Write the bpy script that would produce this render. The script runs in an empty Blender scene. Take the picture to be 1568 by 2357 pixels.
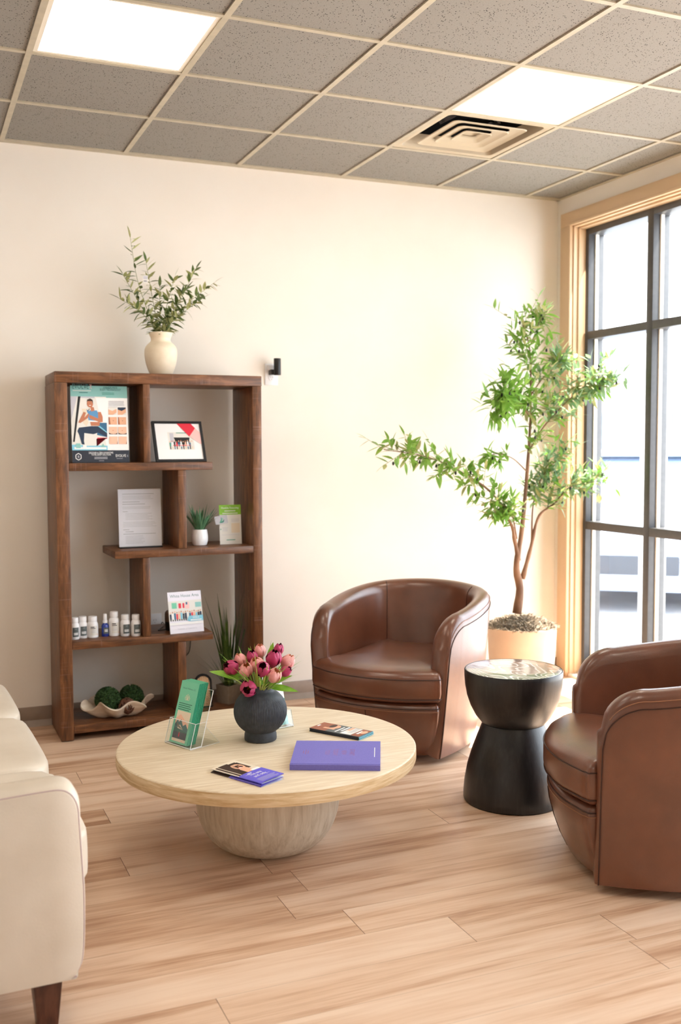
import bpy, bmesh, math, random
from mathutils import Vector, Matrix, Euler
S = bpy.context.scene
COL = S.collection
PI = math.pi
rnd = random.Random(7)

# ------------------------------------------------------------------ camera
CAM = Vector((-3.78076, -5.46648, 1.43891))
CR = Vector((0.92138349, -0.38863979, -0.00340211))
CU = Vector((0.02772949, 0.05700453, 0.99798876))
CF = Vector((0.3876642, 0.91962471, -0.06329981))
FPX = 2367.0
cam_d = bpy.data.cameras.new('camera')
cam = bpy.data.objects.new('camera', cam_d); COL.objects.link(cam)
cam.matrix_world = Matrix(((CR.x, CU.x, -CF.x, CAM.x), (CR.y, CU.y, -CF.y, CAM.y), (CR.z, CU.z, -CF.z, CAM.z), (0, 0, 0, 1)))
cam_d.sensor_fit = 'VERTICAL'; cam_d.sensor_height = 36; cam_d.lens = 36 * FPX / 2357
cam_d.clip_start = .05
cam_d.dof.use_dof = True; cam_d.dof.focus_distance = 3.75; cam_d.dof.aperture_fstop = 2.8
S.camera = cam

def at(px, py, X=None, Y=None, Z=None):
    d = CR * ((px - 784) / FPX) + CU * (-(py - 1178.5) / FPX) + CF
    if X is not None: t = (X - CAM.x) / d.x
    elif Y is not None: t = (Y - CAM.y) / d.y
    else: t = (Z - CAM.z) / d.z
    return CAM + d * t

# ------------------------------------------------------------------ light
S.view_settings.view_transform = 'Standard'; S.view_settings.look = 'None'
S.view_settings.gamma = 1; S.view_settings.use_curve_mapping = False
S.view_settings.exposure = 0.36
S.cycles.transparent_max_bounces = 32; S.cycles.diffuse_bounces = 6; S.cycles.max_bounces = 12
WORLD_STRENGTH = 6.8
PANEL_STRENGTH = 8.0
W = bpy.data.worlds.new('sky'); S.world = W; W.use_nodes = True
bg = W.node_tree.nodes['Background']; bg.inputs[0].default_value = (.82, .91, 1, 1); bg.inputs[1].default_value = WORLD_STRENGTH
sun_d = bpy.data.lights.new('sun', 'SUN'); sun_d.energy = 22; sun_d.angle = .009; sun_d.color = (1, .93, .82)
sun = bpy.data.objects.new('sun', sun_d); COL.objects.link(sun); sun.location = (4, -3, 8)
sun.rotation_euler = Vector((-.56, .03, -1)).to_track_quat('-Z', 'Y').to_euler()
por_d = bpy.data.lights.new('window_portal', 'AREA'); por_d.shape = 'RECTANGLE'; por_d.size = 2.7; por_d.size_y = 6.4
por_d.cycles.is_portal = True
por = bpy.data.objects.new('window_portal', por_d); COL.objects.link(por)
por.location = (.2, -3.35, 1.42); por.rotation_euler = (0, PI / 2, 0)

# ------------------------------------------------------------------ materials
def lin(c):
    return tuple(((v / 255) / 12.92 if v / 255 <= .04045 else ((v / 255 + .055) / 1.055) ** 2.4) for v in c[:3]) + (1,)

def nodes(name):
    m = bpy.data.materials.new(name); m.use_nodes = True
    nt = m.node_tree; b = nt.nodes['Principled BSDF']
    return m, nt, b

def nd(nt, t, **kw):
    n = nt.nodes.new(t)
    for k, v in kw.items():
        if k.startswith('i_'):
            n.inputs[int(k[2:])].default_value = v
        else: setattr(n, k, v)
    return n

def mathn(nt, op, a, b=None):
    n = nt.nodes.new('ShaderNodeMath'); n.operation = op
    for i, v in enumerate((a, b)):
        if v is None: continue
        if isinstance(v, (int, float)): n.inputs[i].default_value = v
        else: nt.links.new(v, n.inputs[i])
    return n.outputs[0]

def ramp(nt, fac, stops):
    r = nt.nodes.new('ShaderNodeValToRGB'); e = r.color_ramp.elements
    while len(e) > 1: e.remove(e[0])
    e[0].position = stops[0][0]; e[0].color = stops[0][1]
    for p, c in stops[1:]:
        x = e.new(p); x.color = c
    nt.links.new(fac, r.inputs[0]); return r.outputs[0]

def mat(name, col, rough=.5, col2=None, scale=20, stretch=(1, 1, 1), metallic=0, spec=.5, bump=0, bscale=None, detail=6, lo=.35, hi=.65, trans=0, coat=0):
    m, nt, b = nodes(name)
    b.inputs['Roughness'].default_value = rough; b.inputs['Metallic'].default_value = metallic
    b.inputs['Specular IOR Level'].default_value = spec
    b.inputs['Coat Weight'].default_value = coat; b.inputs['Coat Roughness'].default_value = .25
    b.inputs['Base Color'].default_value = lin(col)
    tc = nd(nt, 'ShaderNodeTexCoord'); mp = nd(nt, 'ShaderNodeMapping'); mp.inputs['Scale'].default_value = stretch
    nt.links.new(tc.outputs['Object'], mp.inputs[0])
    no = nd(nt, 'ShaderNodeTexNoise'); no.inputs['Scale'].default_value = scale; no.inputs['Detail'].default_value = detail
    nt.links.new(mp.outputs[0], no.inputs['Vector'])
    c2 = col2 or tuple(min(255, v * .94) for v in col)
    cc = ramp(nt, no.outputs[0], [(lo, lin(c2)), (hi, lin(col))])
    nt.links.new(cc, b.inputs['Base Color'])
    if bump:
        bn = nd(nt, 'ShaderNodeTexNoise'); bn.inputs['Scale'].default_value = bscale or scale; bn.inputs['Detail'].default_value = 4
        nt.links.new(mp.outputs[0], bn.inputs['Vector'])
        bu = nd(nt, 'ShaderNodeBump'); bu.inputs['Strength'].default_value = bump; bu.inputs['Distance'].default_value = .004
        nt.links.new(bn.outputs[0], bu.inputs['Height']); nt.links.new(bu.outputs[0], b.inputs['Normal'])
    if trans:
        tr = nd(nt, 'ShaderNodeBsdfTranslucent'); nt.links.new(cc, tr.inputs[0])
        mx = nd(nt, 'ShaderNodeMixShader'); mx.inputs[0].default_value = trans
        nt.links.new(b.outputs[0], mx.inputs[1]); nt.links.new(tr.outputs[0], mx.inputs[2])
        nt.links.new(mx.outputs[0], nt.nodes['Material Output'].inputs[0])
    return m

def flat(name, col, rough=.5, spec=.4):
    m, nt, b = nodes(name)
    b.inputs['Base Color'].default_value = lin(col); b.inputs['Roughness'].default_value = rough
    b.inputs['Specular IOR Level'].default_value = spec
    return m

def clear(name, tint=(1, 1, 1), gloss=.08, rough=.02, f0=.04):
    m, nt, b = nodes(name); nt.nodes.remove(b)
    t = nd(nt, 'ShaderNodeBsdfTransparent'); t.inputs[0].default_value = (*tint, 1)
    g = nd(nt, 'ShaderNodeBsdfGlossy'); g.inputs['Roughness'].default_value = rough
    lw = nd(nt, 'ShaderNodeLayerWeight'); lw.inputs[0].default_value = .5
    fac = mathn(nt, 'ADD', mathn(nt, 'MULTIPLY', mathn(nt, 'POWER', lw.outputs['Facing'], 4.0), .6), f0)
    mx = nd(nt, 'ShaderNodeMixShader'); nt.links.new(fac, mx.inputs[0])
    nt.links.new(t.outputs[0], mx.inputs[1]); nt.links.new(g.outputs[0], mx.inputs[2])
    nt.links.new(mx.outputs[0], nt.nodes['Material Output'].inputs[0])
    return m

def emit(name, col, s):
    m, nt, b = nodes(name)
    b.inputs['Base Color'].default_value = (.8, .8, .8, 1)
    b.inputs['Emission Color'].default_value = (*col, 1); b.inputs['Emission Strength'].default_value = s
    return m

def floor_material():
    m, nt, b = nodes('vinyl plank floor')
    tc = nd(nt, 'ShaderNodeTexCoord'); sp = nd(nt, 'ShaderNodeSeparateXYZ'); nt.links.new(tc.outputs['Object'], sp.inputs[0])
    x, y = sp.outputs[0], sp.outputs[1]
    PW, PL = .172, 1.22
    yy = mathn(nt, 'DIVIDE', mathn(nt, 'ADD', y, 2.424 + 40 * PW), PW)
    row = mathn(nt, 'FLOOR', yy); fy = mathn(nt, 'FRACT', yy)
    wn = nd(nt, 'ShaderNodeTexWhiteNoise', noise_dimensions='1D'); nt.links.new(row, wn.inputs['W'])
    xx = mathn(nt, 'ADD', mathn(nt, 'DIVIDE', x, PL), mathn(nt, 'ADD', wn.outputs[0], 20))
    colm = mathn(nt, 'FLOOR', xx); fx = mathn(nt, 'FRACT', xx)
    cb = nd(nt, 'ShaderNodeCombineXYZ'); nt.links.new(row, cb.inputs[0]); nt.links.new(colm, cb.inputs[1])
    w2 = nd(nt, 'ShaderNodeTexWhiteNoise', noise_dimensions='2D'); nt.links.new(cb.outputs[0], w2.inputs['Vector'])
    # grain coordinates, shifted per plank
    g = nd(nt, 'ShaderNodeCombineXYZ')
    nt.links.new(mathn(nt, 'MULTIPLY', x, 1.1), g.inputs[0])
    nt.links.new(mathn(nt, 'MULTIPLY', y, 16.0), g.inputs[1])
    nt.links.new(mathn(nt, 'MULTIPLY', w2.outputs[0], 37.0), g.inputs[2])
    n1 = nd(nt, 'ShaderNodeTexNoise'); n1.inputs['Scale'].default_value = 1.0; n1.inputs['Detail'].default_value = 5; n1.inputs['Roughness'].default_value = .55; n1.inputs['Distortion'].default_value = .6
    nt.links.new(g.outputs[0], n1.inputs['Vector'])
    g2 = nd(nt, 'ShaderNodeCombineXYZ')
    nt.links.new(mathn(nt, 'MULTIPLY', x, 6.0), g2.inputs[0]); nt.links.new(mathn(nt, 'MULTIPLY', y, 130.0), g2.inputs[1]); nt.links.new(mathn(nt, 'MULTIPLY', w2.outputs[0], 53.0), g2.inputs[2])
    n2 = nd(nt, 'ShaderNodeTexNoise'); n2.inputs['Scale'].default_value = 1.0; n2.inputs['Detail'].default_value = 4
    nt.links.new(g2.outputs[0], n2.inputs['Vector'])
    v = mathn(nt, 'ADD', mathn(nt, 'MULTIPLY', n1.outputs[0], .78), mathn(nt, 'ADD', mathn(nt, 'MULTIPLY', n2.outputs[0], .22), mathn(nt, 'MULTIPLY', mathn(nt, 'SUBTRACT', w2.outputs[0], .5), .16)))
    c = ramp(nt, v, [(.28, lin((162, 122, 94))), (.40, lin((192, 155, 126))), (.50, lin((212, 180, 152))), (.64, lin((222, 195, 170)))])
    ex = mathn(nt, 'LESS_THAN', fx, .0016); ey = mathn(nt, 'LESS_THAN', fy, .008)
    seam = mathn(nt, 'MAXIMUM', ex, mathn(nt, 'MULTIPLY', ey, .45))
    mx = nd(nt, 'ShaderNodeMix', data_type='RGBA'); nt.links.new(seam, mx.inputs[0]); nt.links.new(c, mx.inputs[6]); mx.inputs[7].default_value = lin((105, 75, 55))
    nt.links.new(mx.outputs[2], b.inputs['Base Color'])
    b.inputs['Roughness'].default_value = .42; b.inputs['Specular IOR Level'].default_value = .35
    bu = nd(nt, 'ShaderNodeBump'); bu.inputs['Strength'].default_value = .12; bu.inputs['Distance'].default_value = .002
    nt.links.new(n2.outputs[0], bu.inputs['Height']); nt.links.new(bu.outputs[0], b.inputs['Normal'])
    return m

def tile_material():
    m, nt, b = nodes('pinhole ceiling tile')
    tc = nd(nt, 'ShaderNodeTexCoord')
    v = nd(nt, 'ShaderNodeTexVoronoi'); v.inputs['Scale'].default_value = 95; nt.links.new(tc.outputs['Object'], v.inputs['Vector'])
    n = nd(nt, 'ShaderNodeTexNoise'); n.inputs['Scale'].default_value = 40; nt.links.new(tc.outputs['Object'], n.inputs['Vector'])
    n3 = nd(nt, 'ShaderNodeTexNoise'); n3.inputs['Scale'].default_value = 260; nt.links.new(tc.outputs['Object'], n3.inputs['Vector'])
    d = mathn(nt, 'ADD', v.outputs['Distance'], mathn(nt, 'MULTIPLY', n.outputs[0], .42))
    base = ramp(nt, n3.outputs[0], [(.3, lin((134, 130, 125))), (.7, lin((150, 146, 140)))])
    mx = nd(nt, 'ShaderNodeMix', data_type='RGBA')
    f = nd(nt, 'ShaderNodeMapRange'); f.inputs[1].default_value = .37; f.inputs[2].default_value = .43; f.inputs[3].default_value = 1; f.inputs[4].default_value = 0
    nt.links.new(d, f.inputs[0]); nt.links.new(f.outputs[0], mx.inputs[0])
    nt.links.new(base, mx.inputs[6]); mx.inputs[7].default_value = lin((52, 48, 44)); nt.links.new(mx.outputs[2], b.inputs['Base Color'])
    b.inputs['Roughness'].default_value = .9; b.inputs['Specular IOR Level'].default_value = .1
    return m

def wood_material(name, dark, mid, light, stretch, rough=.4, scale=6, scratch=None, bump=.1, spec=.45, coat=0):
    m, nt, b = nodes(name); b.inputs['Coat Weight'].default_value = coat; b.inputs['Coat Roughness'].default_value = .12; b.inputs['Coat IOR'].default_value = 1.8
    tc = nd(nt, 'ShaderNodeTexCoord'); mp = nd(nt, 'ShaderNodeMapping'); mp.inputs['Scale'].default_value = stretch
    nt.links.new(tc.outputs['Object'], mp.inputs[0])
    n = nd(nt, 'ShaderNodeTexNoise'); n.inputs['Scale'].default_value = scale; n.inputs['Detail'].default_value = 8; n.inputs['Roughness'].default_value = .6; n.inputs['Distortion'].default_value = .4
    nt.links.new(mp.outputs[0], n.inputs['Vector'])
    c = ramp(nt, n.outputs[0], [(.3, lin(dark)), (.5, lin(mid)), (.68, lin(light))])
    if scratch:
        mp2 = nd(nt, 'ShaderNodeMapping'); mp2.inputs['Scale'].default_value = scratch; nt.links.new(tc.outputs['Object'], mp2.inputs[0])
        n2 = nd(nt, 'ShaderNodeTexNoise'); n2.inputs['Scale'].default_value = 1; n2.inputs['Detail'].default_value = 3; nt.links.new(mp2.outputs[0], n2.inputs['Vector'])
        n4 = nd(nt, 'ShaderNodeTexNoise'); n4.inputs['Scale'].default_value = 9; nt.links.new(tc.outputs['Object'], n4.inputs['Vector'])
        f = nd(nt, 'ShaderNodeMapRange'); f.inputs[1].default_value = .60; f.inputs[2].default_value = .72; f.inputs[4].default_value = .55
        nt.links.new(mathn(nt, 'ADD', mathn(nt, 'MULTIPLY', n2.outputs[0], .7), mathn(nt, 'MULTIPLY', n4.outputs[0], .3)), f.inputs[0])
        mx = nd(nt, 'ShaderNodeMix', data_type='RGBA'); nt.links.new(f.outputs[0], mx.inputs[0]); nt.links.new(c, mx.inputs[6]); mx.inputs[7].default_value = lin((150, 118, 108))
        c = mx.outputs[2]
    nt.links.new(c, b.inputs['Base Color']); b.inputs['Roughness'].default_value = rough; b.inputs['Specular IOR Level'].default_value = spec
    bu = nd(nt, 'ShaderNodeBump'); bu.inputs['Strength'].default_value = bump; bu.inputs['Distance'].default_value = .003
    nt.links.new(n.outputs[0], bu.inputs['Height']); nt.links.new(bu.outputs[0], b.inputs['Normal'])
    return m

K = {}
K['floor'] = floor_material(); K['tile'] = tile_material()
K['wall'] = mat('cream wall paint', (236, 230, 221), .75, (234, 227, 217), 3, spec=.2)
K['casing'] = mat('tan painted trim', (212, 182, 146), .5, (208, 178, 142), 4)
K['tee'] = mat('cream ceiling tee', (186, 176, 154), .45)
K['base'] = mat('taupe vinyl baseboard', (150, 132, 118), .45)
K['alu'] = mat('dark bronze aluminium', (70, 70, 72), .4, (64, 64, 66), 30, spec=.5)
K['glass'] = clear('window glass')
K['acrylic'] = clear('clear acrylic', (.96, .97, .97))
K['edge'] = flat('frosted acrylic edge', (235, 238, 240), .2, .6)
K['panel'] = emit('light diffuser', (1, .89, .74), PANEL_STRENGTH)
K['whitemetal'] = flat('white painted metal', (232, 226, 212), .4)
K['ventmetal'] = flat('beige painted metal', (186, 172, 148), .45)
K['black_in'] = flat('dark duct', (16, 16, 18), .6)
K['foil'] = mat('duct foil', (170, 170, 176), .35, (90, 90, 96), 14, metallic=.6, bump=.6)
K['shelf_v'] = wood_material('stained brown wood upright', (66, 42, 26), (108, 68, 40), (138, 92, 58), (9, 9, 1.2), scratch=(2, 30, 130))
K['shelf_h'] = wood_material('stained brown wood board', (66, 42, 27), (106, 67, 40), (136, 90, 57), (1.2, 9, 9), scratch=(130, 30, 3))
K['ivory'] = mat('cream ceramic', (236, 222, 198), .6, (230, 214, 188), 25)
K['leaf'] = mat('olive leaf green', (146, 186, 84), .45, (104, 152, 56), 14, trans=.35)
K['leaf_b'] = mat('bluish olive leaf', (150, 178, 136), .4, (112, 150, 104), 14, trans=.3)
K['leaf_d'] = mat('dark olive leaf', (110, 126, 70), .5, (66, 92, 42), 40, trans=.2)
K['leaf_p'] = mat('pale olive leaf', (190, 190, 134), .55, (160, 166, 106), 40, trans=.25)
K['stem'] = mat('green stem', (140, 146, 92), .6)
K['bark'] = mat('smooth brown bark', (150, 112, 84), .7, (104, 74, 54), 16, (1, 1, .4), bump=.5)
K['olive'] = flat('black olive', (38, 38, 30), .3)
K['moss'] = mat('grey brown dried moss', (168, 152, 130), .9, (112, 96, 78), 60)
K['pot'] = mat('beige planter', (222, 198, 172), .6, (218, 192, 166), 12)
K['leather'] = mat('brown leather', (113, 66, 44), .30, (92, 52, 34), 7, bump=.1, bscale=220, spec=.6, lo=.3, hi=.7, coat=.5)
K['leather_d'] = flat('dark brown leather stitching', (58, 33, 24), .5)
K['stitch'] = flat('tan thread', (150, 104, 74), .6)
K['blackplas'] = flat('black plastic', (24, 24, 25), .35)
K['tabletop'] = wood_material('pale whitewashed oak', (202, 182, 152), (216, 198, 170), (226, 212, 188), (1.6, 22, 8), rough=.5, scale=4, bump=.05, spec=.35)
K['tableedge'] = wood_material('pale oak edge band', (182, 148, 104), (208, 182, 142), (224, 204, 170), (2, 2, 24), rough=.55, scale=4, bump=.15, spec=.3)
K['tablebase'] = wood_material('grey washed wood bowl', (172, 158, 138), (194, 182, 162), (206, 197, 180), (12, 12, 1.3), rough=.6, scale=4, bump=.2, spec=.3)
K['blackwood'] = wood_material('black stained wood', (14, 14, 16), (24, 24, 26), (36, 35, 36), (16, 16, 1.2), rough=.33, scale=5, bump=.12, spec=.55)
K['blacktop'] = wood_material('black stained wood grain top', (18, 18, 20), (30, 30, 32), (58, 57, 56), (3, 22, 3), rough=.2, scale=3, bump=.35, spec=.9, coat=1)
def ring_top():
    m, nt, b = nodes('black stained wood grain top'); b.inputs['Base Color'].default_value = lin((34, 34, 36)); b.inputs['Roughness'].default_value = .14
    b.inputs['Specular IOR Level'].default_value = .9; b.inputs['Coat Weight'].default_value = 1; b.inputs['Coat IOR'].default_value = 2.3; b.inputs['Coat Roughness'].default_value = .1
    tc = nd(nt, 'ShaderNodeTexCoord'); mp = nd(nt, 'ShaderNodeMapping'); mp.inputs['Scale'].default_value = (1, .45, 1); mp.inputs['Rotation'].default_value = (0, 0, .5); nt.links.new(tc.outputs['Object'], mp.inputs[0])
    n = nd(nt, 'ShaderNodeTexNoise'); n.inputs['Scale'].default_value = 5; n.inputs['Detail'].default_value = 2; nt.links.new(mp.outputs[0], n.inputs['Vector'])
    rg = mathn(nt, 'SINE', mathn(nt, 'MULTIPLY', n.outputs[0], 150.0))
    c = ramp(nt, rg, [(.3, lin((150, 146, 140))), (.85, lin((228, 226, 222)))]); nt.links.new(c, b.inputs['Base Color'])  # pale greys paint the bright window reflection into the black top's colour
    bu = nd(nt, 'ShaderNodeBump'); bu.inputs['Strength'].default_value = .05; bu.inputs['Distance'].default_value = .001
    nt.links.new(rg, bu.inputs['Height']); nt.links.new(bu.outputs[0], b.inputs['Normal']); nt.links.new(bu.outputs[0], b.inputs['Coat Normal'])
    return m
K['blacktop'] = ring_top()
K['vase'] = mat('charcoal ceramic', (58, 62, 68), .55, (46, 50, 56), 60, spec=.4)
K['white_leather'] = mat('ivory leather', (210, 198, 181), .42, (201, 188, 170), 6, bump=.08, bscale=160)
K['mauve'] = flat('mauve piping', (176, 152, 150), .5)
K['darkwood'] = wood_material('dark walnut leg', (52, 30, 22), (76, 44, 32), (96, 58, 42), (8, 8, 1.5), rough=.35)
K['white'] = flat('white paper', (240, 240, 240), .5)
K['whiteplas'] = flat('white plastic', (238, 238, 240), .35)
K['offwhite'] = flat('off white print', (226, 224, 218), .5)
K['lilacw'] = flat('cool white sheet', (232, 230, 240), .4)
K['grey_lbl'] = flat('grey label', (92, 100, 100), .5)
K['grey'] = flat('grey ink', (150, 150, 158), .5)
K['lgrey'] = flat('light grey ink', (196, 196, 204), .5)
K['black'] = flat('black ink', (28, 30, 34), .45)
K['slate'] = flat('dark slate print', (44, 50, 62), .4)
K['aqua'] = flat('aqua print', (140, 196, 190), .45)
K['aqua_d'] = flat('dark aqua print', (62, 110, 110), .45)
K['skin'] = flat('skin tone print', (190, 122, 92), .5)
K['skin_l'] = flat('light skin print', (228, 176, 144), .5)
K['skin_d'] = flat('shadowed skin print', (156, 92, 68), .5)
K['blue_top'] = flat('blue print', (92, 150, 196), .5)
K['navy'] = flat('navy print', (36, 54, 78), .5)
K['steel'] = flat('steel blue print', (52, 104, 140), .5)
K['red'] = flat('red print', (222, 50, 70), .45)
K['pinkp'] = flat('pale pink print', (240, 196, 192), .45)
K['lime'] = flat('lime green print', (132, 190, 56), .45)
K['tealp'] = flat('teal print', (60, 150, 130), .5)
K['tealdark'] = flat('dark teal print', (36, 92, 80), .5)
K['sky_p'] = flat('light blue print', (130, 200, 222), .45)
K['beigep'] = flat('beige print', (226, 212, 190), .5)
K['green'] = mat('jade green paper', (116, 202, 168), .5, (110, 196, 162), 10)
K['green_d'] = flat('emerald paper edge', (36, 148, 112), .5)
K['peach'] = flat('peach print', (238, 190, 164), .5)
K['purple'] = mat('violet cloth cover', (112, 106, 186), .6, (106, 100, 180), 200, bump=.06, bscale=500)
K['purple_d'] = flat('deep violet print', (106, 98, 212), .45)
K['plum'] = flat('plum foil', (128, 70, 130), .4)
K['hair'] = flat('dark brown hair print', (62, 42, 34), .5)
K['tulip_p'] = mat('raspberry petal', (206, 70, 118), .45, (180, 48, 96), 40, (1, 1, .3), trans=.25)
K['tulip_pi'] = mat('dark maroon petal inside', (124, 30, 58), .5, (96, 20, 44), 40)
K['tulip_l'] = mat('blush petal', (248, 196, 190), .45, (242, 160, 160), 30, (1, 1, .3), trans=.25)
K['tulip_li'] = mat('apricot petal inside', (246, 200, 164), .5, (240, 184, 140), 40, trans=.2)
K['stamen'] = flat('yellow stamen', (206, 140, 40), .5)
K['tleaf'] = mat('bright tulip leaf', (140, 190, 60), .42, (104, 160, 44), 26, (1, 1, .4), trans=.3)
K['blade'] = mat('lime grass blade', (196, 206, 112), .5, (160, 186, 72), 30, trans=.25)
K['grass_d'] = mat('dark reed green', (92, 118, 52), .45, (60, 86, 34), 30, trans=.2)
K['succ'] = mat('blue green succulent', (96, 140, 104), .45, (70, 116, 80), 40)
K['concrete'] = mat('taupe square pot', (140, 128, 114), .7, (132, 120, 106), 60)
K['boxwood'] = mat('dark boxwood green', (62, 96, 44), .7, (34, 60, 26), 90)
K['twig'] = mat('brown twig', (116, 74, 50), .7, (84, 52, 36), 60)
K['shell'] = mat('travertine white', (232, 220, 202), .55, (206, 188, 166), 12, (1, 1, 4))
K['rattan'] = mat('natural cane', (244, 214, 178), .6, (232, 196, 156), 80)
K['cobalt'] = flat('cobalt blue glass', (22, 54, 150), .12, .7)
K['spk'] = flat('taupe speaker cloth', (112, 92, 80), .7)
K['asphalt'] = mat('sunlit concrete', (200, 200, 200), .9, (186, 186, 188), 2)
K['carpaint'] = flat('silver blue car paint', (150, 162, 182), .3, .6)
K['carwhite'] = flat('white car paint', (232, 234, 238), .3, .6)
K['carglass'] = flat('car glass', (84, 98, 120), .1, .7)
K['tyre'] = flat('tyre rubber', (60, 64, 72), .8)
K['brickpale'] = mat('pale stucco', (214, 208, 200), .9, (206, 200, 192), 2)
K['treefar'] = mat('far tree green', (150, 164, 150), .8, (124, 140, 128), 3)

# ------------------------------------------------------------------ mesh helpers
INV = {}
class MB:
    def __init__(s, m=None):
        s.v = []; s.f = []; s.mi = []; s.sm = []; s.mats = []; s.cur = m; s.M = Matrix.Identity(4)
    def _m(s, m):
        m = m or s.cur
        if isinstance(m, str): m = K[m]
        if m not in s.mats: s.mats.append(m)
        return s.mats.index(m)
    def add(s, vs, fs, m=None, smooth=True):
        o = len(s.v); k = s._m(m)
        s.v += [s.M @ Vector(p) for p in vs]
        for f in fs:
            s.f.append([i + o for i in f]); s.mi.append(k); s.sm.append(smooth)
        return s
    def box(s, a, b, m=None, bev=0, seg=2):
        a = Vector(a); b = Vector(b)
        bm = bmesh.new(); bmesh.ops.create_cube(bm, size=1)
        for v in bm.verts:
            v.co = Vector(((a[i] + b[i]) / 2 + v.co[i] * abs(b[i] - a[i]) for i in range(3)))
        if bev: bmesh.ops.bevel(bm, geom=bm.edges[:], offset=bev, segments=seg, affect='EDGES', profile=.5)
        s.bm(bm, m); return s
    def bm(s, bm, m=None, smooth=True):
        bm.verts.index_update()
        s.add([v.co.copy() for v in bm.verts], [[v.index for v in f.verts] for f in bm.faces], m, smooth); bm.free(); return s
    def tube(s, pts, r, m=None, n=8, caps=True, closed=False):
        pts = [Vector(p) for p in pts]; N = len(pts)
        rs = r if isinstance(r, (list, tuple)) else [r] * N
        vs = []; up = None
        for i, p in enumerate(pts):
            a = pts[(i - 1) % N] if (closed or i > 0) else p; b = pts[(i + 1) % N] if (closed or i < N - 1) else p
            t = (b - a)
            if t.length < 1e-9: t = Vector((0, 0, 1))
            t.normalize()
            if up is None: up = Vector((0, 0, 1)) if abs(t.z) < .9 else Vector((1, 0, 0))
            x = t.cross(up)
            if x.length < 1e-6: x = t.orthogonal()
            x.normalize(); y = x.cross(t).normalized(); up = y
            for k in range(n):
                a_ = 2 * PI * k / n
                vs.append(p + x * math.cos(a_) * rs[i] + y * math.sin(a_) * rs[i])
        fs = []
        for i in range(N if closed else N - 1):
            j = (i + 1) % N
            for k in range(n):
                fs.append([i * n + k, i * n + (k + 1) % n, j * n + (k + 1) % n, j * n + k])
        if caps and not closed:
            fs.append(list(range(n))[::-1]); fs.append([(N - 1) * n + k for k in range(n)])
        s.add(vs, fs, m); return s
    def lathe(s, prof, c=(0, 0, 0), m=None, n=48, rf=None, caps=True):
        c = Vector(c); vs = []
        for r, z in prof:
            for k in range(n):
                a = 2 * PI * k / n
                rr = rf(r, z, a) if rf else r
                vs.append(c + Vector((math.cos(a) * rr, math.sin(a) * rr, z)))
        fs = []
        for i in range(len(prof) - 1):
            for k in range(n):
                fs.append([i * n + k, i * n + (k + 1) % n, (i + 1) * n + (k + 1) % n, (i + 1) * n + k])
        if caps:
            fs.append(list(range(n))[::-1]); fs.append([(len(prof) - 1) * n + k for k in range(n)])
        s.add(vs, fs, m); return s
    def rings(s, rings, m=None, cap0=True, cap1=True):
        n = len(rings[0]); vs = [p for r in rings for p in r]; fs = []
        for i in range(len(rings) - 1):
            for k in range(n):
                fs.append([i * n + k, i * n + (k + 1) % n, (i + 1) * n + (k + 1) % n, (i + 1) * n + k])
        if cap0: fs.append(list(range(n))[::-1])
        if cap1: fs.append([(len(rings) - 1) * n + k for k in range(n)])
        s.add(vs, fs, m); return s
    def grid(s, rows, m=None):
        n = len(rows[0]); vs = [p for r in rows for p in r]; fs = []
        for i in range(len(rows) - 1):
            for k in range(n - 1):
                fs.append([i * n + k, i * n + k + 1, (i + 1) * n + k + 1, (i + 1) * n + k])
        s.add(vs, fs, m); return s
    def ball(s, c, r, m=None, seg=10, rg=6, sc=(1, 1, 1)):
        bm = bmesh.new(); bmesh.ops.create_uvsphere(bm, u_segments=seg, v_segments=rg, radius=r)
        for v in bm.verts: v.co = Vector((v.co.x * sc[0], v.co.y * sc[1], v.co.z * sc[2])) + Vector(c)
        return s.bm(bm, m)
    def build(s, name, parent=None, local=False, sharp=35):
        me = bpy.data.meshes.new(name)
        vs = s.v
        if parent is not None and not local:
            iv = INV[parent.name]; vs = [iv @ p for p in vs]
        me.from_pydata([tuple(p) for p in vs], [], s.f)
        for m in s.mats: me.materials.append(m)
        me.polygons.foreach_set('material_index', s.mi); me.polygons.foreach_set('use_smooth', s.sm)
        me.update()
        if sharp: me.set_sharp_from_angle(angle=math.radians(sharp))
        o = bpy.data.objects.new(name, me); COL.objects.link(o)
        if parent is not None:
            o.parent = parent; INV[o.name] = INV[parent.name]
        else: INV[o.name] = Matrix.Identity(4)
        return o

def thing(name, label, cat, loc=(0, 0, 0), rz=0, group=None):
    o = bpy.data.objects.new(name, None); COL.objects.link(o); o.empty_display_size = .05
    o.location = loc; o.rotation_euler = (0, 0, rz)
    o['label'] = label; o['category'] = cat
    if group: o['group'] = group
    INV[o.name] = (Matrix.Translation(Vector(loc)) @ Matrix.Rotation(rz, 4, 'Z')).inverted()
    return o
def tag(o, label, cat, group=None, kind=None):
    o['label'] = label; o['category'] = cat
    if group: o['group'] = group
    if kind: o['kind'] = kind
    return o
def struct(o, label=None):
    o['kind'] = 'structure'
    if label: o['label'] = label
    return o

TEXT = {}
def text_mesh(t):
    if t not in TEXT:
        cu = bpy.data.curves.new('lettering', 'FONT'); cu.body = t; cu.size = 1; cu.resolution_u = 2
        ob = bpy.data.objects.new('lettering', cu); COL.objects.link(ob)
        dg = bpy.context.evaluated_depsgraph_get(); me = ob.evaluated_get(dg).to_mesh()
        TEXT[t] = ([v.co.copy() for v in me.vertices], [list(p.vertices) for p in me.polygons])
        ob.evaluated_get(dg).to_mesh_clear(); bpy.data.objects.remove(ob); bpy.data.curves.remove(cu)
    return TEXT[t]

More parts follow.
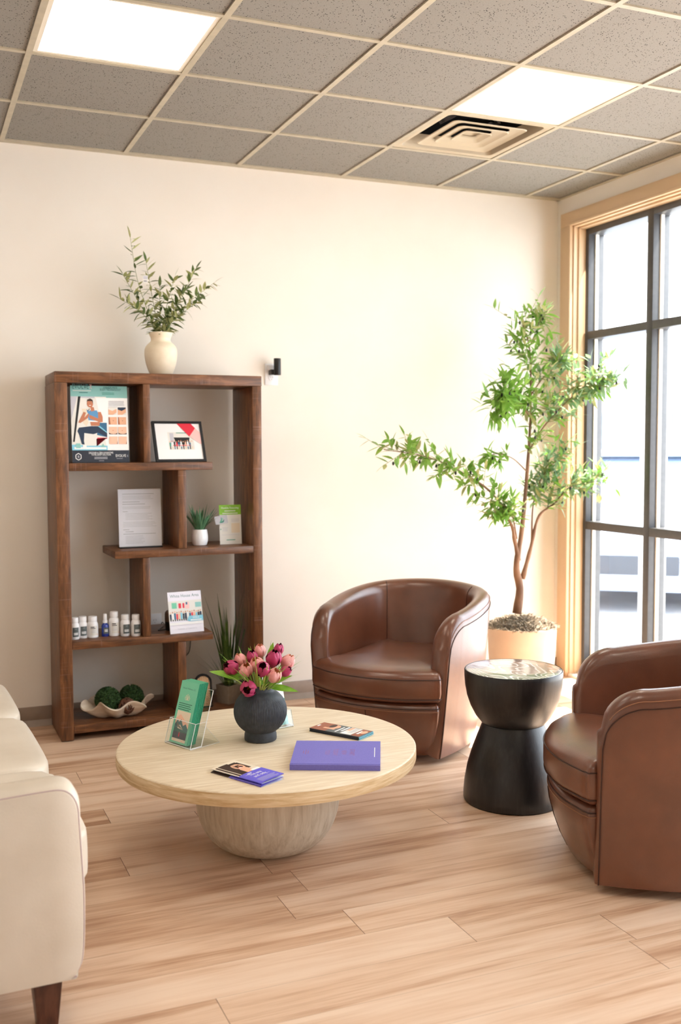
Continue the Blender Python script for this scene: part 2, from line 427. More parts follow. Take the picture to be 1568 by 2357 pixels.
class Card:
    """a printed face: u to the right, v up, n out of the paper; shapes sit in thin layers of ink"""
    def __init__(s, mb, o, u, v, L=.00005):
        s.mb = mb; s.o = Vector(o); s.u = Vector(u).normalized(); s.v = Vector(v).normalized(); s.n = s.u.cross(s.v).normalized(); s.L = L; s.k = 1
    def p(s, x, y, k=None): return s.o + s.u * x + s.v * y + s.n * (s.L * (s.k if k is None else k))
    def poly(s, pts, m):
        s.mb.add([s.p(x, y) for x, y in pts], [list(range(len(pts)))], m, False); s.k += 1; return s
    def rect(s, x0, y0, x1, y1, m): return s.poly([(x0, y0), (x1, y0), (x1, y1), (x0, y1)], m)
    def disc(s, x, y, rx, ry, m, n=16): return s.poly([(x + rx * math.cos(2 * PI * i / n), y + ry * math.sin(2 * PI * i / n)) for i in range(n)], m)
    def stroke(s, pts, w, m):
        for (x0, y0), (x1, y1) in zip(pts, pts[1:]):
            d = Vector((x1 - x0, y1 - y0))
            if d.length < 1e-9: continue
            d.normalize(); q = Vector((-d.y, d.x)) * (w / 2)
            s.mb.add([s.p(x0 + q.x, y0 + q.y), s.p(x0 - q.x, y0 - q.y), s.p(x1 - q.x, y1 - q.y), s.p(x1 + q.x, y1 + q.y)], [[0, 1, 2, 3]], m, False)
        s.k += 1; return s
    def text(s, t, x, y, size, m, align='l', rot=0, sx=1, width=None):
        vs, fs = text_mesh(t)
        w = max(p.x for p in vs)
        if width: sx = width / (w * size)
        ox = {'l': 0, 'c': -w / 2, 'r': -w}[align]
        c, sn = math.cos(rot), math.sin(rot)
        pts = []
        for p in vs:
            a, b = (p.x + ox) * size * sx, p.y * size
            pts.append(s.p(x + a * c - b * sn, y + a * sn + b * c))
        s.mb.add(pts, fs, m, False); s.k += 1; return s
    def lines(s, x0, x1, y, dy, n, h, m, rag=.25, seed=1):
        r = random.Random(seed)
        for i in range(n):
            xe = x1 - (x1 - x0) * r.random() * rag
            s.mb.add([s.p(x0, y - dy * i), s.p(xe, y - dy * i), s.p(xe, y - dy * i + h), s.p(x0, y - dy * i + h)], [[0, 1, 2, 3]], m, False)
        s.k += 1; return s

def slab(mb, o, u, v, w, h, t, m):
    """sheet of thickness t behind the plane o+u*x+v*y"""
    u = Vector(u).normalized(); v = Vector(v).normalized(); n = u.cross(v).normalized(); o = Vector(o)
    q = [o, o + u * w, o + u * w + v * h, o + v * h]
    vs = q + [p - n * t for p in q]
    mb.add(vs, [[0, 1, 2, 3], [7, 6, 5, 4], [0, 4, 5, 1], [1, 5, 6, 2], [2, 6, 7, 3], [3, 7, 4, 0]], m, False)

def catmull(P, n):
    P = [Vector(p) for p in P]; out = []
    Q = [P[0] * 2 - P[1]] + P + [P[-1] * 2 - P[-2]]
    segs = len(P) - 1
    for i in range(n):
        t = i / (n - 1) * segs; k = min(int(t), segs - 1); f = t - k
        a, b, c, d = Q[k:k + 4]
        out.append(.5 * ((2 * b) + (c - a) * f + (2 * a - 5 * b + 4 * c - d) * f * f + (3 * b - a - 3 * c + d) * f ** 3))
    return out

def leaf(mb, p, d, L, Wd, m, curl=.15, up=Vector((0, 0, 1)), fold=.15, n=5, tipw=0.0):
    d = Vector(d).normalized(); side = d.cross(up)
    if side.length < 1e-3: side = d.orthogonal()
    side.normalize(); nn = side.cross(d).normalized(); p = Vector(p)
    rows = []
    for i in range(n + 1):
        t = i / n
        w = Wd * .5 * (math.sin(PI * min(1, .04 + .96 * t) ** .8) ** .85 if 0 < t < 1 else (.12 if t == 0 else tipw + .02))
        c = p + d * (L * t) - nn * (curl * L * t * t)
        rows.append([c - side * w + nn * (fold * w), c, c + side * w + nn * (fold * w)])
    mb.grid(rows, m)

# ================================================================== SETTING
G0X, G1Y, T, CZ = -3.3019, -0.6399, .6096, 2.9587
XL, YF = -6.6, -8.0
WT, WB, WY0, WY1 = 2.78, .02, -.16, -6.55   # window opening
struct(MB('floor').box((XL, YF, -.06), (.2, .1, 0)).build('floor'))
struct(MB('wall').box((XL - .1, 0, 0), (.2, .12, 3.15)).build('wall_back'))
struct(MB('wall').box((XL - .1, YF, 0), (XL, 0, 3.15)).build('wall_left'))
struct(MB('wall').box((XL - .1, YF - .1, 0), (.2, YF, 3.15)).build('wall_front'))
w = MB('wall')
w.box((0, WY0, 0), (.2, 0, 3.15)); w.box((0, WY1, WT), (.2, WY0, 3.15)); w.box((0, WY1, 0), (.2, WY0, WB)); w.box((0, YF, 0), (.2, WY1, 3.15))
struct(w.build('wall_right'))
# baseboards
b = MB('base')
b.box((XL, -.008, .02), (0, 0, .1), bev=.003); b.add([(XL, -.03, 0), (0, -.03, 0), (0, -.008, .03), (XL, -.008, .03)], [[0, 1, 2, 3]])
struct(b.build('baseboard_back'))
struct(MB('base').box((-.012, WY0 + .115, 0), (0, -.03, .1), bev=.003).build('baseboard_right'))
# ceiling tiles, one face per cell, fixture cells left open
LIGHTS = [(0, 2), (3, 2)]; VENTS = [(3, 1)]; FAR = [(0, 5), (3, 6), (1, 9), (-2, 3)]
def cell(i, j): return G0X + i * T, G1Y - j * T          # near-left corner x, near y of cell (i, j): j counts rows from the wall
c = MB('tile')
for i in range(-6, 6):
    for j in range(-0, 13):
        x0 = max(G0X + i * T, XL); x1 = min(G0X + (i + 1) * T, 0)
        y1 = min(G1Y - (j - 1) * T, 0); y0 = max(G1Y - j * T, YF)
        if x1 <= x0 or y1 <= y0: continue
        if (i, j) in LIGHTS + VENTS + FAR: continue
        c.add([(x0, y0, CZ + .007), (x0, y1, CZ + .007), (x1, y1, CZ + .007), (x1, y0, CZ + .007)], [[0, 1, 2, 3]], None, False)
c.box((XL, -.0298, CZ + .007), (0, 0, CZ + .012))
c.box((XL, YF, 3.16), (.2, .1, 3.2))
struct(c.build('ceiling'))
c = MB('tee')
for i in range(-5, 6):
    x = G0X + i * T; c.box((x - .012, YF, CZ), (x + .012, 0, CZ + .0075))
for j in range(-0, 13):
    y = G1Y - (j - 1) * T; c.box((XL, y - .012, CZ + .0005), (0, y + .012, CZ + .0078))
c.box((XL, -.022, CZ - .002), (0, 0, CZ + .004)); c.box((-.022, YF, CZ - .002), (0, 0, CZ + .004))
struct(c.build('trim_1'))
# window casing and jamb lining
c = MB('casing')
c.box((-.018, -.055, 0), (0, WY0 - 0, WT), bev=.003); c.box((-.018, WY1 - .1, WT), (0, -.055, 2.862), bev=.003)
c.box((-.026, WY0 + .012, WB), (0, WY0 - .004, WT), bev=.003); c.box((-.026, WY1, WT - .004), (0, WY0 + .012, WT + .012), bev=.003)
c.box((0, WY0, WB), (.085, WY0 - .012, WT)); c.box((0, WY1, WT - .012), (.085, WY0, WT))
c.box((.03, WY0 - .01, WB), (.085, WY0 - .022, WT), bev=.002); c.box((.03, WY1, WT - .022), (.085, WY0, WT - .01), bev=.002)
struct(c.build('trim_2'))
win = bpy.data.objects.new('window_1', None); COL.objects.link(win); win['kind'] = 'structure'; INV['window_1'] = Matrix.Identity(4)
f = MB('alu'); X0, X1 = .08, .195
ms = [WY0 - .012 - .05]; y = -.75
f.box((X0, WY0 - .05, WB), (X1, WY0 - .008, WT), bev=.002)
mull = []
while y > WY1 + .2:
    f.box((X0, y - .05, WB), (X1, y, WT), bev=.002); mull.append(y); y -= .59
f.box((X0, WY1, WB), (X1, WY1 + .05, WT), bev=.002)
RAILS = [(2.09, 2.137), (.925, .975)]
for a, b_ in RAILS + [(WB + .005, WB + .09), (WT - .058, WT - .008)]:
    f.box((X0 + .001, WY1, a), (X1 - .001, WY0 - .01, b_), bev=.002)
f.build('window_frame', win); BEADS = MB('whitemetal')  # beads at the glass stops; their white paints in the sunlit line
ys = [WY0 - .05] + [v for y in mull for v in (y, y - .05)] + [WY1 + .05]
zs = [WB + .09, .925, .975, 2.09, 2.137, WT - .058]
for k in range(0, len(ys), 2):
    for q in range(0, 6, 2):
        for yb, sg in ((ys[k], -1), (ys[k + 1], 1)): BEADS.box((.126, min(yb, yb + sg * .010), zs[q]), (.148, max(yb, yb + sg * .010), zs[q + 1]))
        MB('glass').add([(.137, ys[k], zs[q]), (.137, ys[k + 1], zs[q]), (.137, ys[k + 1], zs[q + 1]), (.137, ys[k], zs[q + 1])], [[0, 1, 2, 3]], None, False).build('window_pane', win)

BEADS.build('glazing_bead', win)

# ceiling lights
def ceiling_light(i, j, label, grp=None):
    x0, y0 = G0X + i * T, G1Y - j * T
    t = thing('ceiling_light', label, 'light', (x0 + T / 2, y0 + T / 2, CZ), group=grp)
    a, b_ = .0125, .03
    f = MB('whitemetal')
    for (xa, ya, xb, yb) in ((a, a, T - a, b_), (a, T - b_, T - a, T - a), (a, b_, b_, T - b_), (T - b_, b_, T - a, T - b_)):
        f.box((x0 + xa, y0 + ya, CZ + .004), (x0 + xb, y0 + yb, CZ + .02))
    f.build('light_frame', t)
    MB('panel').box((x0 + b_, y0 + b_, CZ + .005), (x0 + T - b_, y0 + T - b_, CZ + .015)).build('diffuser', t)
ceiling_light(0, 2, 'square flat ceiling light panel at upper left above the bookcase')
ceiling_light(3, 2, 'square flat ceiling light panel right beside the air vent')
for i, j in FAR: ceiling_light(i, j, 'square flat ceiling light panel over the floor nearer the viewer', 'nearer ceiling lights')  # out-of-view panels, put in to brighten the room from the front
# air vent
x0, y0 = G0X + 3 * T, G1Y - T; cx, cy = x0 + T / 2, y0 + T / 2
t = thing('ceiling_vent', 'square four way air diffuser with nested louvres set in ceiling grid', 'vent', (cx, cy, CZ))
def sq(h, z, r=.03, n=4):
    P = []
    for qx, qy, a0 in ((1, 1, 0), (-1, 1, 90), (-1, -1, 180), (1, -1, 270)):
        for k in range(n + 1):
            a = math.radians(a0 + 90 * k / n); P.append(Vector((cx + qx * (h - r) + r * math.cos(a), cy + qy * (h - r) + r * math.sin(a), z)))
    return P
m = MB('ventmetal'); m.rings([sq(.291, CZ + .004, .002), sq(.272, CZ + .002, .02), sq(.262, CZ + .006, .03), sq(.245, CZ + .07, .03)], cap0=False, cap1=False); m.build('vent_frame', t)
for h in (.205, .142, .08):
    m = MB('ventmetal'); r = min(.03, h * .25)
    m.rings([sq(h - .06 if h > .1 else .045, CZ + .016, r), sq(h - .012, CZ + .010, r), sq(h, CZ + .004, r), sq(h - .004, CZ + .001, r), sq(h - .02, CZ + .012, r), sq(h - .06 if h > .1 else .04, CZ + .019, r)], cap0=False, cap1=False)
    if h < .1: m.rings([sq(.07, CZ + .006, .02), sq(.03, CZ + .03, .01)], cap0=False)
    m.build('louvre', t)
m = MB('black_in'); m.rings([sq(.25, CZ + .07, .02), sq(.25, CZ + .18, .02)], cap0=False); m.build('duct', t)
m = MB('foil')
r_ = random.Random(4)
for k in range(7):
    a = Vector((cx - .17 + .05 * k + r_.uniform(-.02, .02), cy + r_.uniform(-.12, .2), CZ + .1)); m.tube([a, a + Vector((r_.uniform(-.1, .1), r_.uniform(-.08, .08), .03)), a + Vector((r_.uniform(-.15, .15), r_.uniform(-.1, .1), .06))], [.012, .02, .01], n=5)
m.build('duct_lining', t)

# outdoors
struct(MB('asphalt').box((.2, -30, -.16), (140, 120, -.1)).build('ground'))
struct(MB('asphalt').box((.2, -12, -.1), (1.7, 14, -.03), bev=.01).build('pavement'))
def make_car(name, loc, rz, paint, label):
    t = thing(name, label, 'car', loc, rz)
    b = MB(paint)
    # stations along the length: x, half width, sill, belt
    st = [(-2.2, .62, .35, .72), (-2.1, .80, .22, .86), (-1.5, .88, .2, .92), (0, .9, .2, .94), (.9, .9, .2, .93), (1.6, .86, .2, .84), (2.1, .78, .22, .70), (2.22, .6, .36, .60)]
    R = []
    for x, hw, z0, z1 in st:
        R.append([Vector((x, -hw * .92, z0)), Vector((x, hw * .92, z0)), Vector((x, hw, z0 + .15)), Vector((x, hw, z1 - .1)), Vector((x, hw * .9, z1)), Vector((x, -hw * .9, z1)), Vector((x, -hw, z1 - .1)), Vector((x, -hw, z0 + .15))])
    b.rings(R)
    b.build('car_body', t, local=True)
    g = MB('carglass'); R = []
    for x, hw, z in ((-1.75, .78, .90), (-1.1, .66, 1.40), (-.5, .64, 1.44), (.2, .64, 1.42), (1.05, .78, .90)):
        R.append([Vector((x, -hw, z)), Vector((x, hw, z)), Vector((x, hw + .06, .88)), Vector((x, -hw - .06, .88))])
    g.rings(R); g.build('cabin_glass', t, local=True)
    MB(paint).box((-1.05, -.64, 1.42), (.25, .64, 1.47), bev=.02).build('roof', t, local=True)
    for x in (-1.35, 1.35):
        for y in (-.82, .82):
            w = MB('tyre'); w.M = Matrix.Translation((x, y, .32)) @ Matrix.Rotation(PI / 2, 4, 'X')
            w.lathe([(.18, -.11), (.30, -.1), (.32, -.06), (.32, .06), (.30, .1), (.18, .11)], n=24); w.lathe([(.02, -.112), (.18, -.112), (.18, .112), (.02, .112)], m='carwhite', n=16)
            w.build('wheel', t, local=True)
    for y in (-.58, .58): MB('carwhite').ball((2.12, y, .62), .1, sc=(.6, 1.6, .8)).build('headlight', t, local=True)
    MB('tyre').box((2.16, -.4, .38), (2.235, .4, .56), bev=.02).build('grille', t, local=True)
    return t
make_car('car', (3.55, 3.7, -.1), math.radians(232), 'carpaint', 'silver blue car parked outside, seen through the left window panes')
make_car('car', (5.4, 2.6, -.1), math.radians(232), 'carpaint', 'parked car outside at the right edge of the window')
make_car('car', (6.2, 9.5, -.1), math.radians(200), 'carwhite', 'white car parked farther away beyond the silver one')
m = MB('brickpale').box((1.36, .72, -.1), (1.5, .86, 3.4)); tag(m.build('porch_post'), 'pale square porch post standing just outside the window', 'post')
t = thing('building', 'pale far building across the car park seen through the window', 'building', (18, 26, -.1), 0)
MB('brickpale').box((8, 24, -.1), (34, 34, 3.6)).build('wall', t)
MB('brickpale').box((7.6, 23.6, 3.6), (34.4, 34.4, 4.1)).build('roof', t)
for k in range(6): MB('carglass').box((9.5 + k * 4, 23.95, .9), (11.7 + k * 4, 24.0, 2.6)).build('window', t)
r_ = random.Random(11)
for lb, x, y, h in (('round far tree outside behind the parked cars', 9.0, 13.5, 3.0), ('smaller far tree outside near the right window edge', 13.5, 12.5, 2.6)):
    t = thing('shade_tree', lb, 'tree', (x, y, -.1))
    MB('bark').tube([(x, y, -.1), (x + .1, y, h * .55)], [.13, .08]).build('trunk', t)
    m = MB('treefar')
    for k in range(22): m.ball((x + r_.uniform(-.9, .9), y + r_.uniform(-.9, .9), h * .7 + r_.uniform(-.6, .7)), r_.uniform(.3, .55), seg=8, rg=5)
    m.build('crown', t)

# ================================================================== BOOKCASE
t = thing('bookcase', 'tall dark brown wooden bookcase with staggered open shelves against the wall', 'bookcase', (-2.6, -.2, 0))
BY0, BY1 = -.38, -.03
bv = .004
for x0, x1 in ((-3.121, -3.059), (-2.128, -2.078)):
    MB('shelf_v').box((x0, BY0, 0.004), (x1, BY1, 1.752), bev=bv).build('side_panel', t)
MB('shelf_h').box((-3.119, BY0, 1.752), (-2.076, BY1, 1.805), bev=bv).build('top_panel', t)
for x0, x1, z0, z1 in ((-3.059, -2.342, 1.325, 1.364), (-2.845, -2.128, .889, .927), (-3.059, -2.350, .452, .490)):
    MB('shelf_h').box((x0, BY0, z0), (x1, BY1, z1), bev=bv).build('shelf', t)
MB('shelf_h').box((-3.059, BY0, .037), (-2.128, BY1, .076), bev=bv).build('bottom_shelf', t)
for x0, x1, z0, z1 in ((-2.694, -2.658, 1.364, 1.752), (-2.523, -2.480, .927, 1.325), (-2.707, -2.670, .49, .889), (-2.534, -2.491, .076, .452)):
    MB('shelf_v').box((x0, BY0 + .004, z0), (x1, BY1, z1), bev=bv).build('divider', t)

# ================================================================== ARMCHAIRS
def armchair(loc, rz, label):
    t = thing('armchair', label, 'armchair', loc, rz, )
    L = dict(local=True)
    yf = -.33
    ctr = [(.308, -.33), (.330, -.20), (.342, -.05), (.325, .10), (.27, .225), (.15, .30), (0, .325)]
    ctr = ctr + [(-x, y) for x, y in ctr[-2::-1]]
    N = 161
    C3 = catmull([(x, y, 0) for x, y in ctr], N)
    dist = [0.0]
    for a, b in zip(C3, C3[1:]): dist.append(dist[-1] + (b - a).length)
    tot = dist[-1]
    def H(d):
        d = min(d, tot - d)
        if d < .14: return .545 + .135 * math.sqrt(max(0, 1 - (1 - d / .14) ** 2))
        u = min(1, (d - .14) / (tot / 2 - .14)); u = math.sin(u * PI / 2) ** 1.1
        return .68 + .075 * u
    def section(i, thin=1.0, dy=0.0):
        p = C3[i]; a = C3[max(0, i - 1)]; b = C3[min(N - 1, i + 1)]
        tg = (b - a).normalized(); out = Vector((tg.y, -tg.x, 0))
        if out.dot(p - Vector((0, -.1, 0))) < 0 and 10 < i < N - 11: out = -out
        if i <= 10: out = Vector((1, -.05, 0)).normalized()
        if i >= N - 11: out = Vector((-1, -.05, 0)).normalized()
        hh = H(dist[i]) - (1 - thin) * .03; th = .045 * thin
        def P(off, z, top=0):
            k = .875 + .125 * min(1, max(0, (z - .03) / .42)) ** .8
            lean = 1 + .03 * max(0, (z - .42) / .33)
            q = p + out * off
            return Vector((q.x * k * lean, yf + (q.y - yf) * k * lean - dy, z))
        R = []
        for z in (.032, .08, .16, .26, .36): R.append(P(th, z))
        R.append(P(th, hh - .055))
        for k in range(1, 8):
            a_ = PI * k / 8; R.append(P(th * math.cos(a_), hh - .05 + .05 * math.sin(a_)))
        R.append(P(-th, hh - .055)); R.append(P(-th, .36)); R.append(P(-th, .20)); R.append(P(-th, .05))
        return R
    rs = [section(0, .72, .012)] + [section(i) for i in range(N)] + [section(N - 1, .72, .012)]
    sh = MB('leather').rings(rs).build('shell', t, sharp=60, **L)
    # welt seam that runs round the outer top edge and down the arm fronts
    for off_k in (0, 1):
        m = MB('leather_d'); pts = []
        for i in range(N): pts.append(rs[i + 1][5 if off_k == 0 else 6] + (rs[i + 1][5] - rs[i + 1][13]).normalized() * .0012)
        front = [rs[1][k] + Vector((.0012, -.002, 0)) for k in (0, 1, 2, 3, 4)]
        back = [rs[N][k] + Vector((-.0012, -.002, 0)) for k in (4, 3, 2, 1, 0)]
        if off_k == 0: m.tube(front + pts + back, .0022, n=5)
        else: m.tube(pts[2:-2], .0014, 'stitch', n=4)
        m.build('welt_seam' if off_k == 0 else 'stitching', t, **L)
    for i in (int(N * .36), int(N * .64)):
        m = MB('leather_d'); q = rs[i + 1]
        m.tube([q[k] + (q[13] - q[5]).normalized() * .0008 for k in (10, 11, 12, 13, 14)], .0018, n=5); m.build('back_seam', t, **L)
    def outline(hw, yb, bulge, ycorner):
        P = []
        front = catmull([(-.265, yb + .06, 0), (-.275, -.18, 0), (-hw, ycorner, 0), (-hw * .97, ycorner - .03, 0), (-hw * .86, ycorner - .052, 0), (-hw * .5, ycorner - .045 - bulge * .72, 0), (0, ycorner - .045 - bulge, 0),
                         (hw * .5, ycorner - .045 - bulge * .72, 0), (hw * .86, ycorner - .052, 0), (hw * .97, ycorner - .03, 0), (hw, ycorner, 0), (.275, -.18, 0), (.265, yb + .06, 0)], 60)
        P = front + [Vector((hw * .55, yb, 0)), Vector((0, yb + .02, 0)), Vector((-hw * .55, yb, 0))]
        return P
    def solid(P, prof, m, name, cy=-.1, fy=0.0):
        R = []
        for sc, z in prof: R.append([Vector((p.x * sc, cy + (p.y - cy) * sc, z)) for p in P])
        return MB(m).rings(R).build(name, t, sharp=60, **L)
    # lower front
    P = outline(.318, .22, .075, -.348)
    solid(P, [(.74, .03), (.80, .04), (.87, .09), (.93, .15), (.975, .21), (.99, .25), (.975, .278), (.94, .288), (.5, .29)], 'leather', 'base_front')
    m = MB('leather_d'); m.tube([Vector((p.x * .985, -.1 + (p.y + .1) * .985, .268)) for p in P[2:58]], .0028, n=5); m.build('base_piping', t, **L)
    m = MB('stitch'); m.tube([Vector((p.x * .992, -.1 + (p.y + .1) * .992, .255)) for p in P[2:58]], .0012, n=4); m.build('stitching', t, **L)
    fy = min(p.y for p in P)
    m = MB('leather_d'); m.tube([Vector((0, -.1 + (fy + .1) * sc - .0015, z)) for sc, z in ((.80, .04), (.87, .09), (.93, .15), (.975, .21), (.99, .25))], .0016, n=5); m.build('front_seam', t, **L)
    # seat cushion
    P = outline(.326, .24, .085, -.35)
    solid(P, [(.90, .292), (.96, .297), (.985, .31), (1, .335), (1, .385), (.99, .408), (.965, .425), (.90, .437), (.75, .446), (.4, .452), (.1, .453)], 'leather', 'seat_cushion')
    for z, sc in ((.402, .997), (.312, .99)):
        m = MB('leather_d'); m.tube([Vector((p.x * sc, -.1 + (p.y + .1) * sc, z)) for p in P[2:58]], .0026, n=5); m.build('cushion_piping', t, **L)
    m = MB('blackplas'); m.lathe([(.20, .002), (.235, .004), (.235, .024), (.2, .03)], n=40); m.lathe([(.12, .024), (.12, .05)], n=24)
    m.build('swivel_base', t, **L)
    return t
armchair((-1.539, -.992, 0), math.radians(-51), 'brown leather barrel armchair between the round table and potted tree')
armchair((-1.331, -2.71, 0), math.radians(-118.7), 'brown leather barrel armchair cut off by the right edge, nearest the viewer')

# ================================================================== BLACK SIDE TABLE
SX, SY = -1.535, -1.94
t = thing('side_table', 'black hourglass shaped wooden side table between the two armchairs', 'side table', (SX, SY, 0))
m = MB('blackwood')
m.lathe([(.192, .0), (.198, .004), (.2, .010), (.2, .035), (.196, .08), (.184, .145), (.165, .21), (.142, .272), (.124, .318), (.12, .326)], (SX, SY, 0), n=64)
m.build('pedestal', t)
m = MB('blackwood'); m.lathe([(.118, .318), (.128, .321), (.133, .327), (.152, .350), (.173, .390), (.187, .43), (.195, .475), (.198, .515), (.198, .535), (.1965, .538), (.196, .5375)], (SX, SY, 0), n=64)
m.build('bowl', t)
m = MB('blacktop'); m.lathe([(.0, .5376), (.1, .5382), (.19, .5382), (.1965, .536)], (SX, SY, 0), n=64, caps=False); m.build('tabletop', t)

# ================================================================== COFFEE TABLE
TX, TY, TH = -2.606, -1.992, .37
t = thing('coffee_table', 'round pale oak coffee table on a bowl shaped base', 'coffee table', (TX, TY, 0))
R = .536
m = MB('tabletop'); m.lathe([(0, TH), (R * .6, TH), (R - .006, TH), (R - .002, TH - .0015), (R, TH - .004)], (TX, TY, 0), n=128, caps=False); m.build('tabletop', t)
m = MB('tableedge'); m.lathe([(R, TH - .0042), (R + .001, TH - .02), (R + .001, TH - .04), (R - .002, TH - .048), (.2, TH - .05), (0, TH - .05)], (TX, TY, 0), n=128, caps=False); m.build('edge_band', t)
m = MB('tablebase')
pr = [(.140, 0), (.150, .002), (.182, .018), (.208, .04), (.228, .066), (.244, .098), (.256, .14), (.261, .185), (.260, .225), (.253, .27), (.243, .305), (.236, TH - .051)]
pr = [(p.x, p.z) for p in catmull([(r, 0, z) for r, z in pr], 40)]
m.lathe([(.10, 0)] + pr, (TX, TY, 0), n=72); m.build('base', t)

# ================================================================== SOFA
SR = math.radians(1.8)
t = thing('sofa', 'ivory leather sofa with dark tapered legs at the left edge', 'sofa', (-3.42, -2.95, 0), SR)
L = dict(local=True)
# local axes: +x out of the seat front, +y along the sofa, origin under the near front corner of the arm
def arm(y0, y1):
    P = []
    # side outline of the arm in x-z, front at x=0
    side = [(-.86, .14), (-.5, .137), (-.05, .134), (-.025, .136), (-.010, .148), (.002, .18), (.007, .25), (.008, .35), (.003, .46), (0, .52), (-.002, .555), (-.010, .580), (-.024, .597), (-.045, .606), (-.08, .607), (-.16, .604), (-.45, .592), (-.86, .585)]
    side = [(-.86, .14)] + [(p.x, p.z) for p in catmull([(x, 0, z) for x, z in side[1:-1]], 48)] + [(-.86, .585)]
    R = []
    for y, sc in ((y0, .0), (y0 + .004, .005), (y0 + .014, .011), (y0 + .035, .016), (y1 - .035, .016), (y1 - .014, .011), (y1 - .004, .005), (y1, 0)):
        R.append([Vector((x + (sc if x > -.8 else 0) * .8, y, z + (sc if z > .5 else 0))) for x, z in side])
    return R, side
for y0, y1 in ((0, .115), (2.06, 2.175)):
    R, side = arm(y0, y1)
    MB('white_leather').rings(R).build('arm', t, sharp=50, **L)
    for y in (y0 + .004, y1 - .004):
        MB('mauve').tube([Vector((x + .004, y, z + .004)) for x, z in side[1:]], .0019, n=6).build('piping', t, **L)
MB('white_leather').box((-.82, .115, .14), (-.02, 2.06, .31), bev=.02).build('seat_frame', t, **L)
MB('white_leather').box((-.90, 0.0, .14), (-.66, 2.175, .80), bev=.05, seg=4).build('back_frame', t, **L)
def cushion(x0, x1, y0, y1, z0, z1, bul, name, m='white_leather'):
    R = []
    cx, cy, cz = (x0 + x1) / 2, (y0 + y1) / 2, (z0 + z1) / 2
    bm = bmesh.new(); bmesh.ops.create_cube(bm, size=1); bmesh.ops.subdivide_edges(bm, edges=bm.edges[:], cuts=11, use_grid_fill=True)
    for v in bm.verts:
        p = v.co * 2
        q = Vector(p)
        e = 9
        nrm = (abs(p.x) ** e + abs(p.y) ** e + abs(p.z) ** e) ** (1 / e)
        q = p / nrm if nrm else p
        bx = 1 + bul * (1 - p.y ** 2) * (1 - p.z ** 2); bz = 1 + bul * 1.4 * (1 - p.x ** 2) * (1 - p.y ** 2)
        v.co = Vector((cx + q.x * (x1 - x0) / 2 * bx, cy + q.y * (y1 - y0) / 2, cz + q.z * (z1 - z0) / 2 * bz))
    o = MB(m).bm(bm).build(name, t, sharp=0, **L)
    for z in (z1 - .012, z0 + .012):
        pass
    return o
ys = [(.02, .74), (.745, 1.43), (1.435, 2.15)]
for k, (a, b_) in enumerate(ys):
    a2 = .118 if k == 0 else a; b2 = 2.055 if k == 2 else b_
    o = cushion(-.66, .06, a2, b2, .295, .455, .02, 'seat_cushion')
    cushion(-.70, -.46, a2, b2, .46, .86, .05, 'back_cushion')
for x, y in ((-.075, .06), (-.80, .06), (-.075, 2.11), (-.80, 2.11)):
    m = MB('darkwood'); a = .036; b_ = .024
    m.rings([[Vector((x + sx * b_, y + sy * b_, 0)) for sx, sy in ((-1, -1), (1, -1), (1, 1), (-1, 1))], [Vector((x + sx * a, y + sy * a, .139)) for sx, sy in ((-1, -1), (1, -1), (1, 1), (-1, 1))]])
    m.build('leg', t, **L)

# ================================================================== ON THE COFFEE TABLE
TZ = TH + .0004
# ribbed dark vase with tulips
V = at(600, 1702, Z=TH); V = Vector((V.x, V.y, TZ))
def ribs(r, z, a):
    zz = z - TZ
    if .035 < zz < .172:
        e = min(1, (zz - .035) / .02, (.172 - zz) / .02)
        return r - .0016 * e * (.5 + .5 * math.sin(104 * a + 1.6 * math.sin(5 * a) + .5 * math.sin(9 * a + zz * 20)))
    return r
t = thing('vase', 'charcoal ribbed round vase full of tulips on the coffee table', 'vase', V)
m = MB('vase')
pf = [(.052, 0), (.058, .002), (.0595, .008), (.0585, .024), (.056, .031)]
for k in range(25):
    a = -1.0 + 2.05 * k / 24
    pf.append((.0975 * math.cos(a) ** .9, .107 + .086 * math.sin(a)))
pf += [(.0495, .186), (.048, .197), (.0485, .204), (.0465, .2055), (.044, .203), (.043, .19), (.05, .17), (.05, .1)]
m.lathe([(r, z + TZ) for r, z in pf], (V.x, V.y, 0), n=480, rf=ribs, caps=True); m.build('vase_body', t)
VT = V + Vector((0, 0, .2))
def petal(mb, base, ax, side, L, Wd, op, mo, mi_):
    """one cupped petal: ax = flower axis, side = outward direction; outer and inner faces"""
    tn = ax.cross(side).normalized()
    rows = []; rows2 = []
    for i in range(8):
        u = i / 7
        rad = L * (.02 + op * math.sin(PI * min(1, u * .78 + .06)) * .37)
        w = Wd * (math.sin(PI * (u * .80 + .12)) ** .6)
        h = L * u
        r1 = []; r2 = []
        for q in range(-3, 4):
            f = q / 3
            ang = f * w / max(.004, rad + L * .12)
            ang = max(-1.15, min(1.15, ang))
            d = (side * math.cos(ang) + tn * math.sin(ang)) * (rad + .0006 * q * q * .3)
            p = base + ax * (h - abs(f) ** 2.4 * L * .20 * u * u) + d
            r1.append(p); r2.append(p - d.normalized() * .0012)
        rows.append(r1); rows2.append(r2)
    mb.grid([r[::-1] for r in rows], mo); mb.grid(rows2, mi_)
